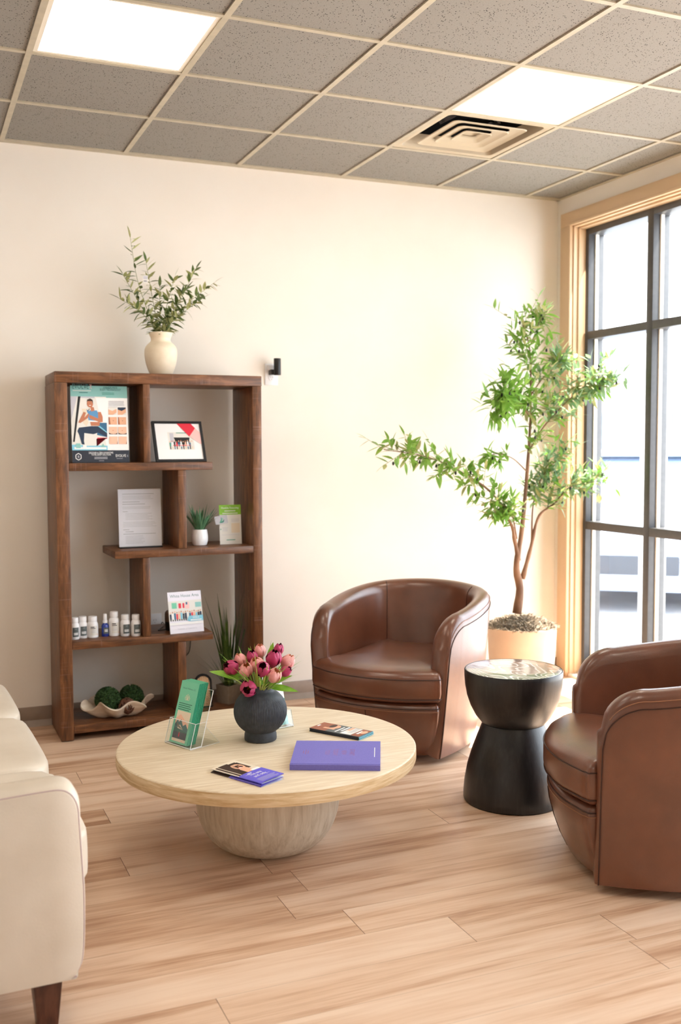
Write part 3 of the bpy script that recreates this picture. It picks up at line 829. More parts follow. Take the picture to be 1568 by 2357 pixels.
def tulip(px, py, dep, kind, ax, L, label, op=1.0):
    L *= 1.09; op *= 1.12
    d_ = at(px, py, Z=TZ + .3); vd = (at(px, py, Z=TZ + .2) - CAM).normalized()
    # depth along the view ray relative to the vase axis
    base_t = (V + Vector((0, 0, .27)) - CAM).dot(CF)
    ray = (CR * ((px - 784) / FPX) + CU * (-(py - 1178.5) / FPX) + CF)
    c = CAM + ray * (base_t + dep)
    ax = (CR * ax[0] + CU * ax[1] - CF * ax[2]).normalized()
    b0 = c - ax * (L * .5)
    t = thing('tulip', label, 'tulip', b0, group='tulips in the charcoal vase')
    po, pi_ = ('tulip_p', 'tulip_pi') if kind == 'p' else ('tulip_l', 'tulip_li')
    m = MB(po); s0 = ax.orthogonal().normalized(); s1 = ax.cross(s0)
    for k in range(6):
        a = 2 * PI * k / 6 + rnd.uniform(-.1, .1); side = s0 * math.cos(a) + s1 * math.sin(a)
        petal(m, b0 + ax * (0 if k % 2 else .001), ax, side, L * rnd.uniform(.95, 1.05), L * .50, op * (1.0 if k % 2 else .88), po, pi_)
    m.build('flower_head', t, sharp=0)
    m = MB('stamen')
    for k in range(5):
        a = 2 * PI * k / 5; m.tube([b0 + ax * L * .1, b0 + ax * L * .5 + (s0 * math.cos(a) + s1 * math.sin(a)) * L * .1], .0012, n=4)
    m.build('stamens', t)
    m = MB('stem'); r0 = Vector((VT.x + max(-.028, min(.028, (c.x - V.x) * .4)), VT.y + max(-.028, min(.028, (c.y - V.y) * .4)), VT.z - .06))
    mid = (r0 + b0) / 2 - ax * .01 + Vector((0, 0, .015))
    m.tube(catmull([r0, r0 + Vector((0, 0, .06)), mid, b0 - ax * .012, b0 + ax * .003], 10), .0024, 'stem', n=6); m.build('stem', t)
tul = [(533, 1538, -.01, 'p', (-.62, .45, .45), .054, 'raspberry tulip farthest left with its opening tipped left', 1.15),
 (581, 1514, .03, 'p', (-.05, .95, .2), .050, 'raspberry upright tulip in the upper left of the bunch', .95),
 (604, 1541, -.055, 'p', (.10, .62, .75), .056, 'raspberry tulip at front centre showing its dark inside', 1.1),
 (630, 1517, 0, 'p', (.22, .9, .25), .060, 'largest raspberry tulip upper right with a red inner petal', 1.0),
 (656, 1546, -.01, 'p', (.75, .5, .25), .046, 'raspberry tulip farthest right leaning right', .9),
 (572, 1585, -.075, 'p', (-.12, -.05, .98), .050, 'drooping raspberry tulip facing forward over the vase rim', 1.25),
 (641, 1497, .06, 'p', (.2, .95, .0), .045, 'raspberry tulip mostly hidden behind the top right leaf', .9),
 (554, 1521, .03, 'l', (-.25, .9, .2), .050, 'blush tulip behind the far left raspberry one', 1.0),
 (567, 1543, -.035, 'l', (.05, .85, .5), .050, 'blush tulip with open apricot inside left of the front centre bloom', 1.1),
 (592, 1532, -.01, 'l', (-.2, .85, .35), .054, 'blush tulip just behind the front centre raspberry bloom', 1.1),
 (599, 1500, .05, 'l', (.0, .97, .15), .050, 'blush tulip at the very top of the bunch', 1.0),
 (631, 1556, -.06, 'l', (.42, .75, .4), .052, 'closed blush tulip at lower right of the bunch', 1.0),
 (662, 1524, .03, 'l', (.55, .8, .1), .056, 'blush tulip upper far right of the bunch', 1.0)]
for a in tul: tulip(*a)
# broad leaves and grassy blades, kept with the bunch
def bunch_dir(px, py, dep):
    base_t = (V + Vector((0, 0, .27)) - CAM).dot(CF)
    return CAM + (CR * ((px - 784) / FPX) + CU * (-(py - 1178.5) / FPX) + CF) * (base_t + dep)
UPV = Vector((0, 0, 1))
lv = [((560, 1562, -.02), (487, 1541, -.03), .034, 'broad tulip leaf reaching out to the far left'),
      ((618, 1580, -.02), (682, 1586, -.05), .030, 'broad tulip leaf reaching out to the lower right'),
      ((612, 1578, 0), (668, 1552, .0), .026, 'narrower tulip leaf rising to the right under the blooms'),
      ((618, 1530, .05), (627, 1481, .05), .026, 'upright tulip leaf at the top right'),
      ((636, 1520, .06), (648, 1489, .06), .024, 'short rounded tulip leaf at the top right edge'),
      ((590, 1530, .05), (574, 1492, .05), .022, 'tulip leaf standing behind the upper left blooms'),
      ((604, 1578, -.07), (598, 1560, -.08), .014, 'small curled tulip leaf at front centre below the blooms')]
for a, b_, wd, lb in lv:
    p0 = bunch_dir(*a); p1 = bunch_dir(*b_); r0 = Vector((VT.x, VT.y, VT.z - .03)).lerp(Vector((p0.x, p0.y, VT.z - .03)), .3)
    if (r0 - V).xy.length > .036: r0 = Vector((V.x, V.y, r0.z)) + ((r0 - V).xy.normalized() * .036).to_3d()
    m = MB('tleaf')
    leaf(m, p0, (p1 - p0), (p1 - p0).length * 1.05, wd, 'tleaf', curl=.12, fold=.12, n=8, up=(UPV - CF * .8).normalized())
    m.tube(catmull([r0, r0.lerp(p0, .5) + Vector((0, 0, .01)), p0, p0.lerp(p1, .15)], 8), [.002] * 8, 'stem', n=5)
    tag(m.build('tulip_leaf', sharp=0), lb, 'leaf', 'tulip leaves in the charcoal vase')
m = MB('blade')
for k in range(95):
    a = rnd.uniform(0, 2 * PI); sp_ = rnd.uniform(.1, 1.05) ** .8
    base = VT + Vector((math.cos(a) * .03, math.sin(a) * .03, -.02))
    d = Vector((math.cos(a) * sp_ * .9, math.sin(a) * sp_ * .9, 1 - .35 * sp_)).normalized()
    Lg = rnd.uniform(.10, .19)
    leaf(m, base, d, Lg, .006, 'blade' if rnd.random() < .6 else 'tleaf', curl=.22 * sp_, n=5)
tag(m.build('grass_filler', sharp=0), 'thin lime green grass blades filling the tulip bunch', 'grass', kind='stuff')

# acrylic brochure holder with its stack of jade brochures
A = at(380, 1709.5, Z=TH); B = at(442, 1729, Z=TH)
A.z = B.z = TZ
u = (B - A).normalized(); HW = .145; bk = Vector((-u.y, u.x, 0)); up = Vector((0, 0, 1))
lean = math.radians(17); vup = (up * math.cos(lean) + bk * math.sin(lean)).normalized(); nrm = u.cross(vup).normalized()
def holder(A, u, bk, HW, label, hb=.20, hp=.088, dp=.05):
    t = thing('brochure_holder', label, 'brochure holder', A)
    up = Vector((0, 0, 1)); vup = (up * math.cos(lean) + bk * math.sin(lean)).normalized()
    th = .002
    pk = MB('acrylic'); ed = MB('edge')
    def pl(o, a, b_, w, h):
        slab(pk, o, a, b_, w, h, th, 'acrylic')
        q = [o, o + a * w, o + a * w + b_ * h, o + b_ * h]
        return q
    z3 = up * .004
    o = A + z3
    qf = pl(o, u, vup, HW, hp)                                      # front pocket wall
    qb = pl(o + bk * dp, u, vup, HW, hb)                            # tall back wall
    ed.tube(qf, .0016, n=5, closed=True); ed.tube(qb[1:] + [qb[0]], .0017, n=5)
    sp = MB('acrylic')
    for q, s_ in ((o, 1), (o + u * HW, -1)):
        vs = [q, q + bk * dp, q + bk * dp + vup * hp, q + vup * hp]
        sp.add(vs, [[0, 1, 2, 3]], 'acrylic', False)
        ed.tube([vs[0], vs[1]], .0015, n=5); ed.tube([vs[3], vs[2]], .0009, n=5)
    sp.add([o, o + u * HW, o + u * HW + bk * dp, o + bk * dp], [[0, 1, 2, 3]], 'acrylic', False)
    pk.build('front_and_back_wall', t); sp.build('pocket_side', t)
    # easel foot behind
    f = MB('acrylic'); fb = A + bk * (dp + .085) + up * .001
    top = o + bk * dp + vup * (hb * .35)
    f.add([top, top + u * HW, fb + u * HW, fb], [[0, 1, 2, 3]], 'acrylic', False); f.add([A + up * .001, A + up * .001 + u * HW, fb + u * HW, fb], [[0, 1, 2, 3]], 'acrylic', False)
    f.build('easel_foot', t)
    ed.tube([top + u * HW, fb + u * HW, A + up * .001 + u * HW], .001, n=5); ed.tube([top, fb, A + up * .001], .001, n=5)
    ed.build('bright_edge', t)
    return t
holder(A, u, bk, HW, 'clear acrylic brochure holder at the left of the coffee table holding jade brochures')
BW, BH, bt = .0995, .222, .0030
n_b = 11
def mountain_front(C, w, h):
    # printed face of the front brochure
    C.text('Nourish Wellness, LLC', w * .5, h * .875, .0088, 'tealdark', 'c', width=w * .72)
    cxx, cyy = w * .5, h * .745
    for k, (a, s_) in enumerate(((-62, .9), (62, .9), (-30, 1), (30, 1), (0, 1.15))):
        ar = math.radians(a); P = []
        for q in range(9):
            f = q / 8; r = .018 * s_ * f; ww = .0055 * math.sin(PI * f)
            P.append((cxx + math.sin(ar) * r + math.cos(ar) * ww, cyy - .008 + math.cos(ar) * r - math.sin(ar) * ww))
        for q in range(7, -1, -1):
            f = q / 8; r = .018 * s_ * f; ww = -.0055 * math.sin(PI * f)
            P.append((cxx + math.sin(ar) * r + math.cos(ar) * ww, cyy - .008 + math.cos(ar) * r - math.sin(ar) * ww))
        C.stroke(P, .0012, 'beigep')
    C.lines(w * .1, w * .9, h * .635, .0072, 5, .0024, 'tealdark', .3, 3)
    x0, x1, y0, y1 = w * .12, w * .88, h * .03, h * .52
    C.rect(x0, y0, x1, y1, 'beigep')
    C.poly([(x0, y1 - .03), (x0 + .022, y1 - .012), (x1, y0 + .062), (x1, y0 + .03), (x0, y0 + .03)], 'peach')
    C.poly([(x0, y0 + .058), (x0 + .012, y0 + .078), (x0 + .02, y0 + .068), (x0 + .03, y0 + .080), (x0 + .046, y0 + .058), (x0 + .06, y0 + .066), (x1, y0 + .05), (x1, y0 + .03), (x0, y0 + .03)], 'aqua_d')
    C.poly([(x0 + .006, y0 + .068), (x0 + .014, y0 + .052), (x0 + .03, y0 + .060), (x0 + .05, y0 + .044), (x0 + .02, y0 + .046)], 'beigep')
    C.poly([(x0, y0 + .05), (x0 + .03, y0 + .044), (x1, y0 + .036), (x1, y0 + .03), (x0, y0 + .03)], 'tealdark')
    C.rect(x0, y0 + .010, x1, y0 + .034, 'slate')
    C.rect(x0 + .032, y0 + .018, x0 + .037, y0 + .031, 'red'); C.disc(x0 + .0345, y0 + .033, .0022, .0026, 'skin')
    C.rect(x0 + .033, y0 + .006, x0 + .036, y0 + .018, 'black')
    C.rect(x0, y0, x1, y0 + .010, 'beigep'); C.disc(x0 + .014, y0 + .005, .004, .003, 'peach'); C.disc(x0 + .056, y0 + .005, .004, .003, 'peach')
bo = A + up * .007 + u * .013 + bk * .008
for k in range(n_b):
    m = MB('green')
    o = bo + bk * (k * .0036) + u * (k * .0002 * (k % 3))
    slab(m, o, u, vup, BW, BH - (k % 2) * .001, bt, 'green'); 
    # dark fold edge on the right
    nn = u.cross(vup).normalized()
    q = o + u * (BW + .0002); m.add([q, q - nn * bt, q - nn * bt + vup * BH, q + vup * BH], [[0, 1, 2, 3]], 'green_d', False)
    if k == 0: mountain_front(Card(m, o, u, vup), BW, BH)
    ob = m.build('brochure')
    tag(ob, 'front jade brochure with lotus and mountain print in the acrylic holder' if k == 0 else 'plain jade brochure edge stacked behind the front one in the holder', 'brochure', 'jade brochures in the acrylic holder')

# second holder behind the vase
A2 = at(676, 1672, Z=TH); A2.z = TZ
u2 = Vector((.97, .24, 0)).normalized(); bk2 = Vector((-u2.y, u2.x, 0))
A2 = A2 - u2 * .115
holder(A2, u2, bk2, .115, 'clear acrylic brochure holder partly hidden behind the vase', hb=.155, hp=.06)
v2 = (up * math.cos(lean) + bk2 * math.sin(lean)).normalized()
m = MB('aqua'); o = A2 + up * .007 + u2 * .006 + bk2 * .02
slab(m, o, u2, v2, .1, .21, .003, 'aqua')
C = Card(m, o, u2, v2)
C.rect(0, .0, .1, .11, 'tealp'); C.rect(0, 0, .1, .03, 'aqua'); C.rect(.0, .10, .1, .125, 'white'); C.rect(0, .125, .1, .21, 'lilacw'); C.poly([(.02, .15), (.05, .17), (.09, .16), (.1, .2), (.04, .205)], 'slate'); C.rect(.074, .048, .092, .056, 'white')
C.rect(.0, .06, .06, .064, 'white')
tag(m.build('brochure'), 'aqua and white brochure standing behind the vase', 'brochure')

# purple book
p0 = at(667, 1773, Z=TH); p1 = at(879, 1775, Z=TH); ux = (p1 - p0).normalized(); uy = Vector((-ux.y, ux.x, 0))
BWd, BDp, bth = .300, .275, .019
t = thing('book', 'violet cloth hardcover book lying at the front right of the table', 'book', (p0.x, p0.y, TZ))
def qbox(mb, o, a, b_, w, d, z0, z1, m):
    vs = [o + a * x + b_ * y + Vector((0, 0, z)) for z in (z0, z1) for x, y in ((0, 0), (w, 0), (w, d), (0, d))]
    mb.add(vs, [[3, 2, 1, 0], [4, 5, 6, 7], [0, 1, 5, 4], [1, 2, 6, 5], [2, 3, 7, 6], [3, 0, 4, 7]], m, False)
o = Vector((p0.x, p0.y, TZ))
m = MB('purple'); qbox(m, o + uy * .004, ux, uy, BWd, BDp, 0, .003, 'purple'); qbox(m, o + uy * .012, ux, uy, BWd, BDp - .008, bth - .003, bth, 'purple')
qbox(m, o, ux, uy, BWd, .004, 0, bth, 'purple'); qbox(m, o + uy * .004, ux, uy, BWd, .006, bth - .004, bth - .0008, 'purple')
C = Card(m, o + Vector((0, 0, bth)), ux, uy)
for x_, wrd in ((.118, 'YOU'), (.146, 'TODAY'), (.175, 'NEW'), (.203, 'START')):
    C.text(wrd, x_ - .008, .165 if len(wrd) < 4 else .18, .024, 'plum', 'l', rot=-PI / 2, width=.05 if len(wrd) < 4 else .075)
for x_, l in ((.042, .05), (.05, .035), (.034, .03)): C.rect(x_, .14 - l / 2, x_ + .003, .14 + l / 2, 'plum')
C.rect(.279, .09, .2815, .2, 'white')
m.build('cover', t)
m = MB('white'); qbox(m, o + uy * .010 + ux * .004, ux, uy, BWd - .008, BDp - .014, .003, bth - .003, 'white'); m.build('pages', t)

# two folded violet brochures with a portrait
q0 = at(600, 1811, Z=TH); q1 = at(487, 1778, Z=TH); a = (q0 - q1).normalized(); b_ = Vector((-a.y, a.x, 0))
def fold_brochure(o, a, b_, w, d, z, label, printed):
    m = MB('white'); n = 9
    top = []; 
    for sgn, zz in ((0, z), (1, z + .0075)):
        rows = []
        for i in range(n):
            f = i / (n - 1); h = zz + (.0035 * math.sin(PI * f) if sgn else .0)
            if sgn: h = z + .0012 + .006 * (1 - (1 - f) ** 2) ** .5 if f < .98 else z + .0072
            rows.append([o + a * (w * x) + b_ * (d * f) + Vector((0, 0, h)) for x in (0, .36, .365, 1)])
        vs = [p for r in rows for p in r]
        for i in range(n - 1):
            for k, mm in ((0, 'white' if not printed else 'skin'), (1, 'white'), (2, 'purple_d')):
                q = [rows[i][k], rows[i][k + 1], rows[i + 1][k + 1], rows[i + 1][k]]
                m.add(q, [[0, 1, 2, 3]], ('white' if sgn == 0 else ('hair' if k == 0 else mm)), False)
        if sgn: top = rows
    if printed:
        def P(x, y):
            f = max(0, min(1, y)) * (n - 1); i = min(n - 2, int(f)); g = f - i
            def along(r): 
                return r[0].lerp(r[3], x)
            return along(top[i]).lerp(along(top[i + 1]), g) + Vector((0, 0, .0003 + .00007 * P.k))
        P.k = 0
        def poly(pts, mm):
            P.k += 1; m.add([P(*p) for p in pts], [list(range(len(pts)))], mm, False)
        def strip(x0, x1, y0, y1, mm, seg=8):
            P.k += 1
            for i in range(seg):
                ya = y0 + (y1 - y0) * i / seg; yb = y0 + (y1 - y0) * (i + 1) / seg
                m.add([P(x0, ya), P(x1, ya), P(x1, yb), P(x0, yb)], [[0, 1, 2, 3]], mm, False)
        strip(0, .56, 0, 1, 'beigep'); 
        strip(.06, .56, .05, .55, 'hair'); strip(.12, .42, .5, .86, 'hair')
        def disc(x, y, rx, ry, mm, n_=14): poly([(x + rx * math.cos(2 * PI * i / n_), y + ry * math.sin(2 * PI * i / n_)) for i in range(n_)], mm)
        disc(.27, .60, .13, .20, 'skin_l'); disc(.40, .58, .10, .13, 'skin_l'); strip(.38, .56, .42, .74, 'skin_l')
        disc(.33, .56, .012, .10, 'red'); disc(.335, .56, .008, .075, 'white'); disc(.235, .50, .010, .035, 'hair'); disc(.225, .69, .010, .035, 'hair'); disc(.28, .60, .02, .025, 'skin')
        strip(.10, .165, .35, .80, 'hair'); strip(.5, .56, .62, .96, 'white')
        strip(.56, 1, 0, 1, 'purple_d')
        strip(.60, .615, .12, .45, 'white', 2); strip(.63, .638, .12, .4, 'lgrey', 2)
        P.k += 1
        for wi, txt in enumerate(('The one', 'and only...')):
            vs, fs = text_mesh(txt); w_ = max(p.x for p in vs); sc = .62 / w_ if wi else .5 / w_
            m.add([P(.70 + wi * .09 - p.y * .10, .22 + p.x * sc) for p in vs], fs, 'white', False)
        for k in range(5): strip(.855 + k * .025, .862 + k * .025, .12, .9 - .06 * (k % 3), 'lgrey', 3)
    else:
        for i in range(n - 1):
            pass
        m.add([o + a * (w * .42) + Vector((0, 0, z + .0005)), o + a * w + Vector((0, 0, z + .0005)), o + a * w + Vector((0, 0, z + .0068)), o + a * (w * .42) + Vector((0, 0, z + .0068))], [[0, 1, 2, 3]], 'purple_d', False)
    # spine strip
    m.add([o + a * (w * .5) + Vector((0, 0, z)), o + a * w + Vector((0, 0, z)), o + a * w + Vector((0, 0, z + .0022)), o + a * (w * .5) + Vector((0, 0, z + .0022))], [[0, 1, 2, 3]], 'purple_d', False)
    tag(m.build('folded_brochure', sharp=0), label, 'brochure', 'folded violet brochures')
q0 = Vector((q1.x, q1.y, 0))
fold_brochure(q0 - b_ * .004, a, b_, .232, .104, TZ, 'lower folded violet brochure beneath the one with the portrait', False)
fold_brochure(q0 + b_ * .001 - a * .003, a, b_, .232, .104, TZ + .0085, 'upper folded violet brochure with a smiling portrait at the table front', True)

# stack of dark cards at the right
c0 = at(712, 1683, Z=TH); c1 = at(824, 1704.5, Z=TH); a = (c1 - c0).normalized(); b_ = Vector((-a.y, a.x, 0))
for k in range(5):
    m = MB('slate'); o = Vector((c0.x, c0.y, 0)) + a * (.002 * (k % 2)) + b_ * (.001 * (k % 3))
    qbox(m, o, a, b_, .224, .096, TZ + k * .0025, TZ + k * .0025 + .0021, 'slate')
    qbox(m, o + a * .222, a, b_, .0025, .096, TZ + k * .0025 + .0002, TZ + k * .0025 + .0019, 'sky_p')
    if k == 4:
        C = Card(m, o + Vector((0, 0, TZ + k * .0025 + .0021)), a, b_)
        C.rect(.001, .001, .222, .095, 'grey_lbl'); C.rect(.0, .0, .07, .096, 'skin_d'); C.disc(.075, .066, .02, .024, 'skin_l'); C.disc(.062, .07, .012, .022, 'hair'); C.rect(.04, .03, .09, .045, 'skin_l'); C.rect(.005, .04, .014, .06, 'white')
        C.rect(.105, .012, .112, .078, 'white'); C.rect(.12, .03, .128, .09, 'white'); C.rect(.134, .006, .182, .092, 'offwhite'); C.rect(.136, .05, .15, .09, 'skin_l'); C.disc(.146, .02, .011, .011, 'white'); C.lines(.155, .178, .085, .006, 10, .002, 'grey', .3, 5); C.rect(.184, .004, .221, .092, 'skin_d'); C.rect(.19, .03, .2, .07, 'white'); C.disc(.208, .06, .012, .02, 'skin_l')
    tag(m.build('rack_card'), 'topmost picture card of the dark stack behind the violet book' if k == 4 else 'dark edged card under the topmost in the stack behind the violet book', 'card', 'dark picture cards in a stack')

# ================================================================== ON THE BOOKCASE
Z1, Z2, Z3, Z0, ZT = 1.3642, .9272, .4902, .0762, 1.8052
X = Vector((1, 0, 0)); UP = Vector((0, 0, 1))
def leanv(deg): a = math.radians(deg); return Vector((0, math.sin(a), math.cos(a)))

# poster, top left
m = MB('white'); pl = at(167, 1064, Y=-.345).x; pr_ = at(298, 1064, Y=-.345).x; PW, PH = pr_ - pl, .378
o = Vector((pl, -.345, Z1 + .001)); v = leanv(5)
slab(m, o, X, v, PW, PH, .004, 'white'); C = Card(m, o, X, v)
def N(x, y): return (x * PW, y * PH)
def npoly(pts, mm): C.poly([N(*p) for p in pts], mm)
npoly([(0, 0), (1, 0), (1, 1), (0, 1)], 'offwhite')
npoly([(0, .84), (1, .84), (1, 1), (0, 1)], 'aqua'); npoly([(.38, .84), (1, .84), (1, 1), (.38, 1)], 'aqua')
npoly([(0, .16), (.62, .16), (.62, .86), (0, .86)], 'offwhite'); npoly([(0, .55), (.12, .86), (0, .86)], 'lgrey')
npoly([(.62, .16), (1, .16), (1, .845), (.44, .845)], 'white')
npoly([(.02, .27), (.13, .86), (.175, .86), (.05, .27)], 'black')
npoly([(.175, .86), (.42, .86), (.42, .84), (.17, .84)], 'lgrey'); npoly([(.2, .30), (.42, .30), (.42, .38), (.2, .38)], 'lgrey')
npoly([(.0, .16), (.62, .16), (.62, .22), (0, .235)], 'sky_p'); npoly([(.04, .175), (.6, .175), (.6, .2), (.04, .205)], 'white')
npoly([(.2, .22), (.42, .22), (.42, .40), (.19, .40)], 'offwhite')
npoly([(.19, .70), (.3, .70), (.26, .60), (.30, .52), (.26, .47), (.20, .52), (.22, .6)], 'beigep')
npoly([(.44, .36), (.62, .33), (.62, .52), (.48, .52)], 'steel'); npoly([(.43, .31), (.62, .31), (.62, .325), (.445, .325), (.445, .22), (.43, .22)], 'red')
# the squatting figure on the poster
npoly([(.13, .36), (.10, .41), (.13, .455), (.35, .475), (.49, .475), (.62, .41), (.62, .33), (.46, .39), (.38, .37), (.22, .385), (.21, .28), (.22, .235), (.17, .24)], 'navy')
npoly([(.46, .475), (.50, .475), (.62, .40), (.62, .385)], 'sky_p')
npoly([(.34, .48), (.49, .48), (.50, .555), (.32, .555)], 'skin')
npoly([(.30, .55), (.47, .545), (.47, .53), (.33, .53)], 'white')
npoly([(.30, .55), (.29, .66), (.33, .68), (.45, .68), (.47, .65), (.48, .56), (.42, .545)], 'blue_top'); npoly([(.29, .64), (.27, .69), (.31, .68)], 'blue_top')
npoly([(.47, .66), (.52, .66), (.55, .60), (.55, .53), (.50, .525), (.33, .57), (.31, .60), (.33, .62), (.47, .575)], 'skin'); npoly([(.26, .65), (.22, .66), (.12, .52), (.16, .515), (.29, .58), (.32, .63), (.30, .64), (.23, .585)], 'skin')
npoly([(.34, .73), (.40, .72), (.41, .675), (.35, .665)], 'skin')
C.disc(*N(.335, .765), PW * .055, PH * .048, 'skin'); npoly([(.28, .79), (.29, .82), (.34, .835), (.385, .815), (.39, .76), (.37, .80), (.30, .80)], 'hair'); C.disc(*N(.335, .745), PW * .018, PH * .004, 'white'); npoly([(.33, .70), (.31, .68), (.28, .66), (.32, .705)], 'hair')
npoly([(.185, .20), (.25, .20), (.25, .235), (.19, .23)], 'white'); npoly([(.07, .19), (.15, .19), (.15, .25), (.07, .25)], 'aqua'); npoly([(.5, .2), (.58, .2), (.54, .25)], 'aqua')
for r in range(4):
    for c_ in range(2):
        xa, ya = .655 + c_ * .165, .625 - r * .128
        npoly([(xa, ya), (xa + .145, ya), (xa + .145, ya + .098), (xa, ya + .098)], ('skin_l', 'skin_l', 'peach', 'peach')[r])
        if r == 0: npoly([(xa, ya + .07), (xa + .07, ya + .05), (xa + .145, ya + .08), (xa + .145, ya + .098), (xa, ya + .098)], 'offwhite' if c_ == 0 else 'navy'); npoly([(xa + .08, ya), (xa + .145, ya), (xa + .145, ya + .03)], 'offwhite')
        if r == 1: npoly([(xa, ya), (xa + .03, ya), (xa + .015, ya + .098), (xa, ya + .098)], 'skin_d'); C.disc(*N(xa + .08, ya + .05), PW * .01, PH * .004, 'skin_d')
        if r == 2: npoly([(xa, ya + .02), (xa + .03, ya + .008), (xa + .075, ya + .003), (xa + .12, ya + .008), (xa + .145, ya + .02), (xa + .145, ya), (xa, ya)], 'black'); C.disc(*N(xa + .07, ya + .05), PW * .01, PH * .005, 'skin')
        if r == 3: npoly([(xa + .13, ya), (xa + .145, ya), (xa + .145, ya + .05)], 'skin_d')
C.lines(PW * .66, PW * .94, PH * .80, PH * .014, 5, PH * .004, 'grey', .1, 4); C.lines(PW * .66, PW * .82, PH * .725, PH * .01, 1, PH * .004, 'grey')
npoly([(0, 0), (1, 0), (1, .16), (0, .16)], 'slate')
C.text('EVOLVE', PW * .03, PH * .958, .034, 'aqua_d', 'l', width=PW * .29); C.text('X', PW * .335, PH * .958, .034, 'pinkp', 'l', width=PW * .04); C.lines(PW * .04, PW * .36, PH * .93, .01, 1, .003, 'offwhite', 0); C.lines(PW * .15, PW * .3, PH * .905, .01, 1, .003, 'aqua_d', 0)
C.text('HANDS-FREE', PW * .70, PH * .965, .015, 'aqua_d', 'c', width=PW * .25); C.text('BODY TECHNOLOGY', PW * .70, PH * .938, .015, 'aqua_d', 'c', width=PW * .37); C.lines(PW * .55, PW * .85, PH * .905, PH * .018, 2, PH * .006, 'tealp', .3, 2)
hx = [(PW * .105 + .0145 * math.sin(PI / 3 * k), PH * .078 + .0165 * math.cos(PI / 3 * k)) for k in range(7)]
C.stroke(hx, .003, 'white'); C.disc(PW * .105, PH * .078, .0045, .007, 'grey')
C.text('DISCOVER A ZERO DOWNTIME', PW * .5, PH * .115, .0135, 'white', 'c', width=PW * .43); C.text('TOTAL BODY SOLUTION', PW * .5, PH * .09, .0135, 'white', 'c', width=PW * .34)
C.lines(PW * .38, PW * .62, PH * .066, PH * .018, 2, PH * .006, 'lgrey', .05, 6); C.lines(PW * .46, PW * .55, PH * .02, .01, 1, .0025, 'grey', 0)
C.text('EVOLVE', PW * .755, PH * .072, .019, 'white', 'l', width=PW * .185); C.text('X', PW * .955, PH * .072, .015, 'lgrey', 'l', width=PW * .025); C.lines(PW * .77, PW * .88, PH * .048, .01, 1, .0025, 'grey', 0)
tag(m.build('poster'), 'aqua topped fitness poster with a squatting figure in the top left shelf bay', 'poster')

# black picture frame
y0 = -.335
p0 = at(360, 1064, Y=y0); p1 = at(476, 1063, Y=y0); FW = p1.x - p0.x; v = leanv(27); FH = .232
o = Vector((p0.x, y0, Z1 + .001)); n_ = X.cross(v)
t = thing('picture_frame', 'black picture frame with a group photo leaning on the top right shelf', 'picture frame', o)
m = MB('black'); fw = .0135
def bar(x0, yy0, x1, yy1, th0=-.012, th1=.004, mm='black'):
    vs = []
    for q in (th0, th1):
        for x, y in ((x0, yy0), (x1, yy0), (x1, yy1), (x0, yy1)): vs.append(o + X * x + v * y + n_ * q)
    m.add(vs, [[3, 2, 1, 0], [4, 5, 6, 7], [0, 1, 5, 4], [1, 2, 6, 5], [2, 3, 7, 6], [3, 0, 4, 7]], mm, False)
bar(0, 0, FW, fw); bar(0, FH - fw, FW, FH); bar(0, fw, fw, FH - fw); bar(FW - fw, fw, FW, FH - fw); m.build('frame', t)
m = MB('white'); bar(fw, fw, FW - fw, FH - fw, -.01, 0, 'white'); C = Card(m, o, X, v)
a0, b0, a1, b1 = FW * .29, FH * .30, FW * .80, FH * .73
C.rect(a0, b0, a1, b1, 'offwhite'); C.rect(a0 + .01, b0 + .03, a0 + .03, b1 - .005, 'lgrey'); C.poly([(a0 + .03, b1 - .03), (a1 - .02, b1 - .03), (a1 - .03, b0 + .03), (a0 + .04, b0 + .03)], 'black'); C.rect(a0 + .045, b1 - .006, a1 - .03, b1 - .002, 'tealp')
pc = ['tealp', 'white', 'black', 'red', 'steel', 'white', 'black', 'peach', 'white', 'steel', 'offwhite']
for k, c_ in enumerate(pc):
    xx = a0 + .004 + k * (a1 - a0 - .008) / len(pc)
    C.rect(xx, b0 + .018, xx + .0075, b0 + .04 + .003 * (k % 3), c_); C.rect(xx + .001, b0 + .002, xx + .006, b0 + .018, ('black', 'beigep', 'steel')[k % 3]); C.disc(xx + .0037, b0 + .045 + .003 * (k % 3), .0028, .0035, 'skin' if k % 2 else 'skin_l')
C.rect(a0 + .02, b0 + .022, a1 - .02, b0 + .025, 'red')
C.poly([(FW * .50, FH - fw), (FW * .78, FH - fw), (FW * .86, FH * .83), (FW * .72, FH * .62)], 'red'); C.poly([(FW * .86, FH * .83), (FW - fw, FH * .72), (FW - fw, FH * .42), (FW * .72, FH * .62)], 'pinkp')
m.build('print', t)
m = MB('black'); m.add([o + X * FW * .4 + v * FH * .7 - n_ * .012, o + X * FW * .6 + v * FH * .7 - n_ * .012, o + X * FW * .6 + Vector((0, .185, 0)), o + X * FW * .4 + Vector((0, .185, 0))], [[0, 1, 2, 3]], None, False); m.build('easel_back', t)

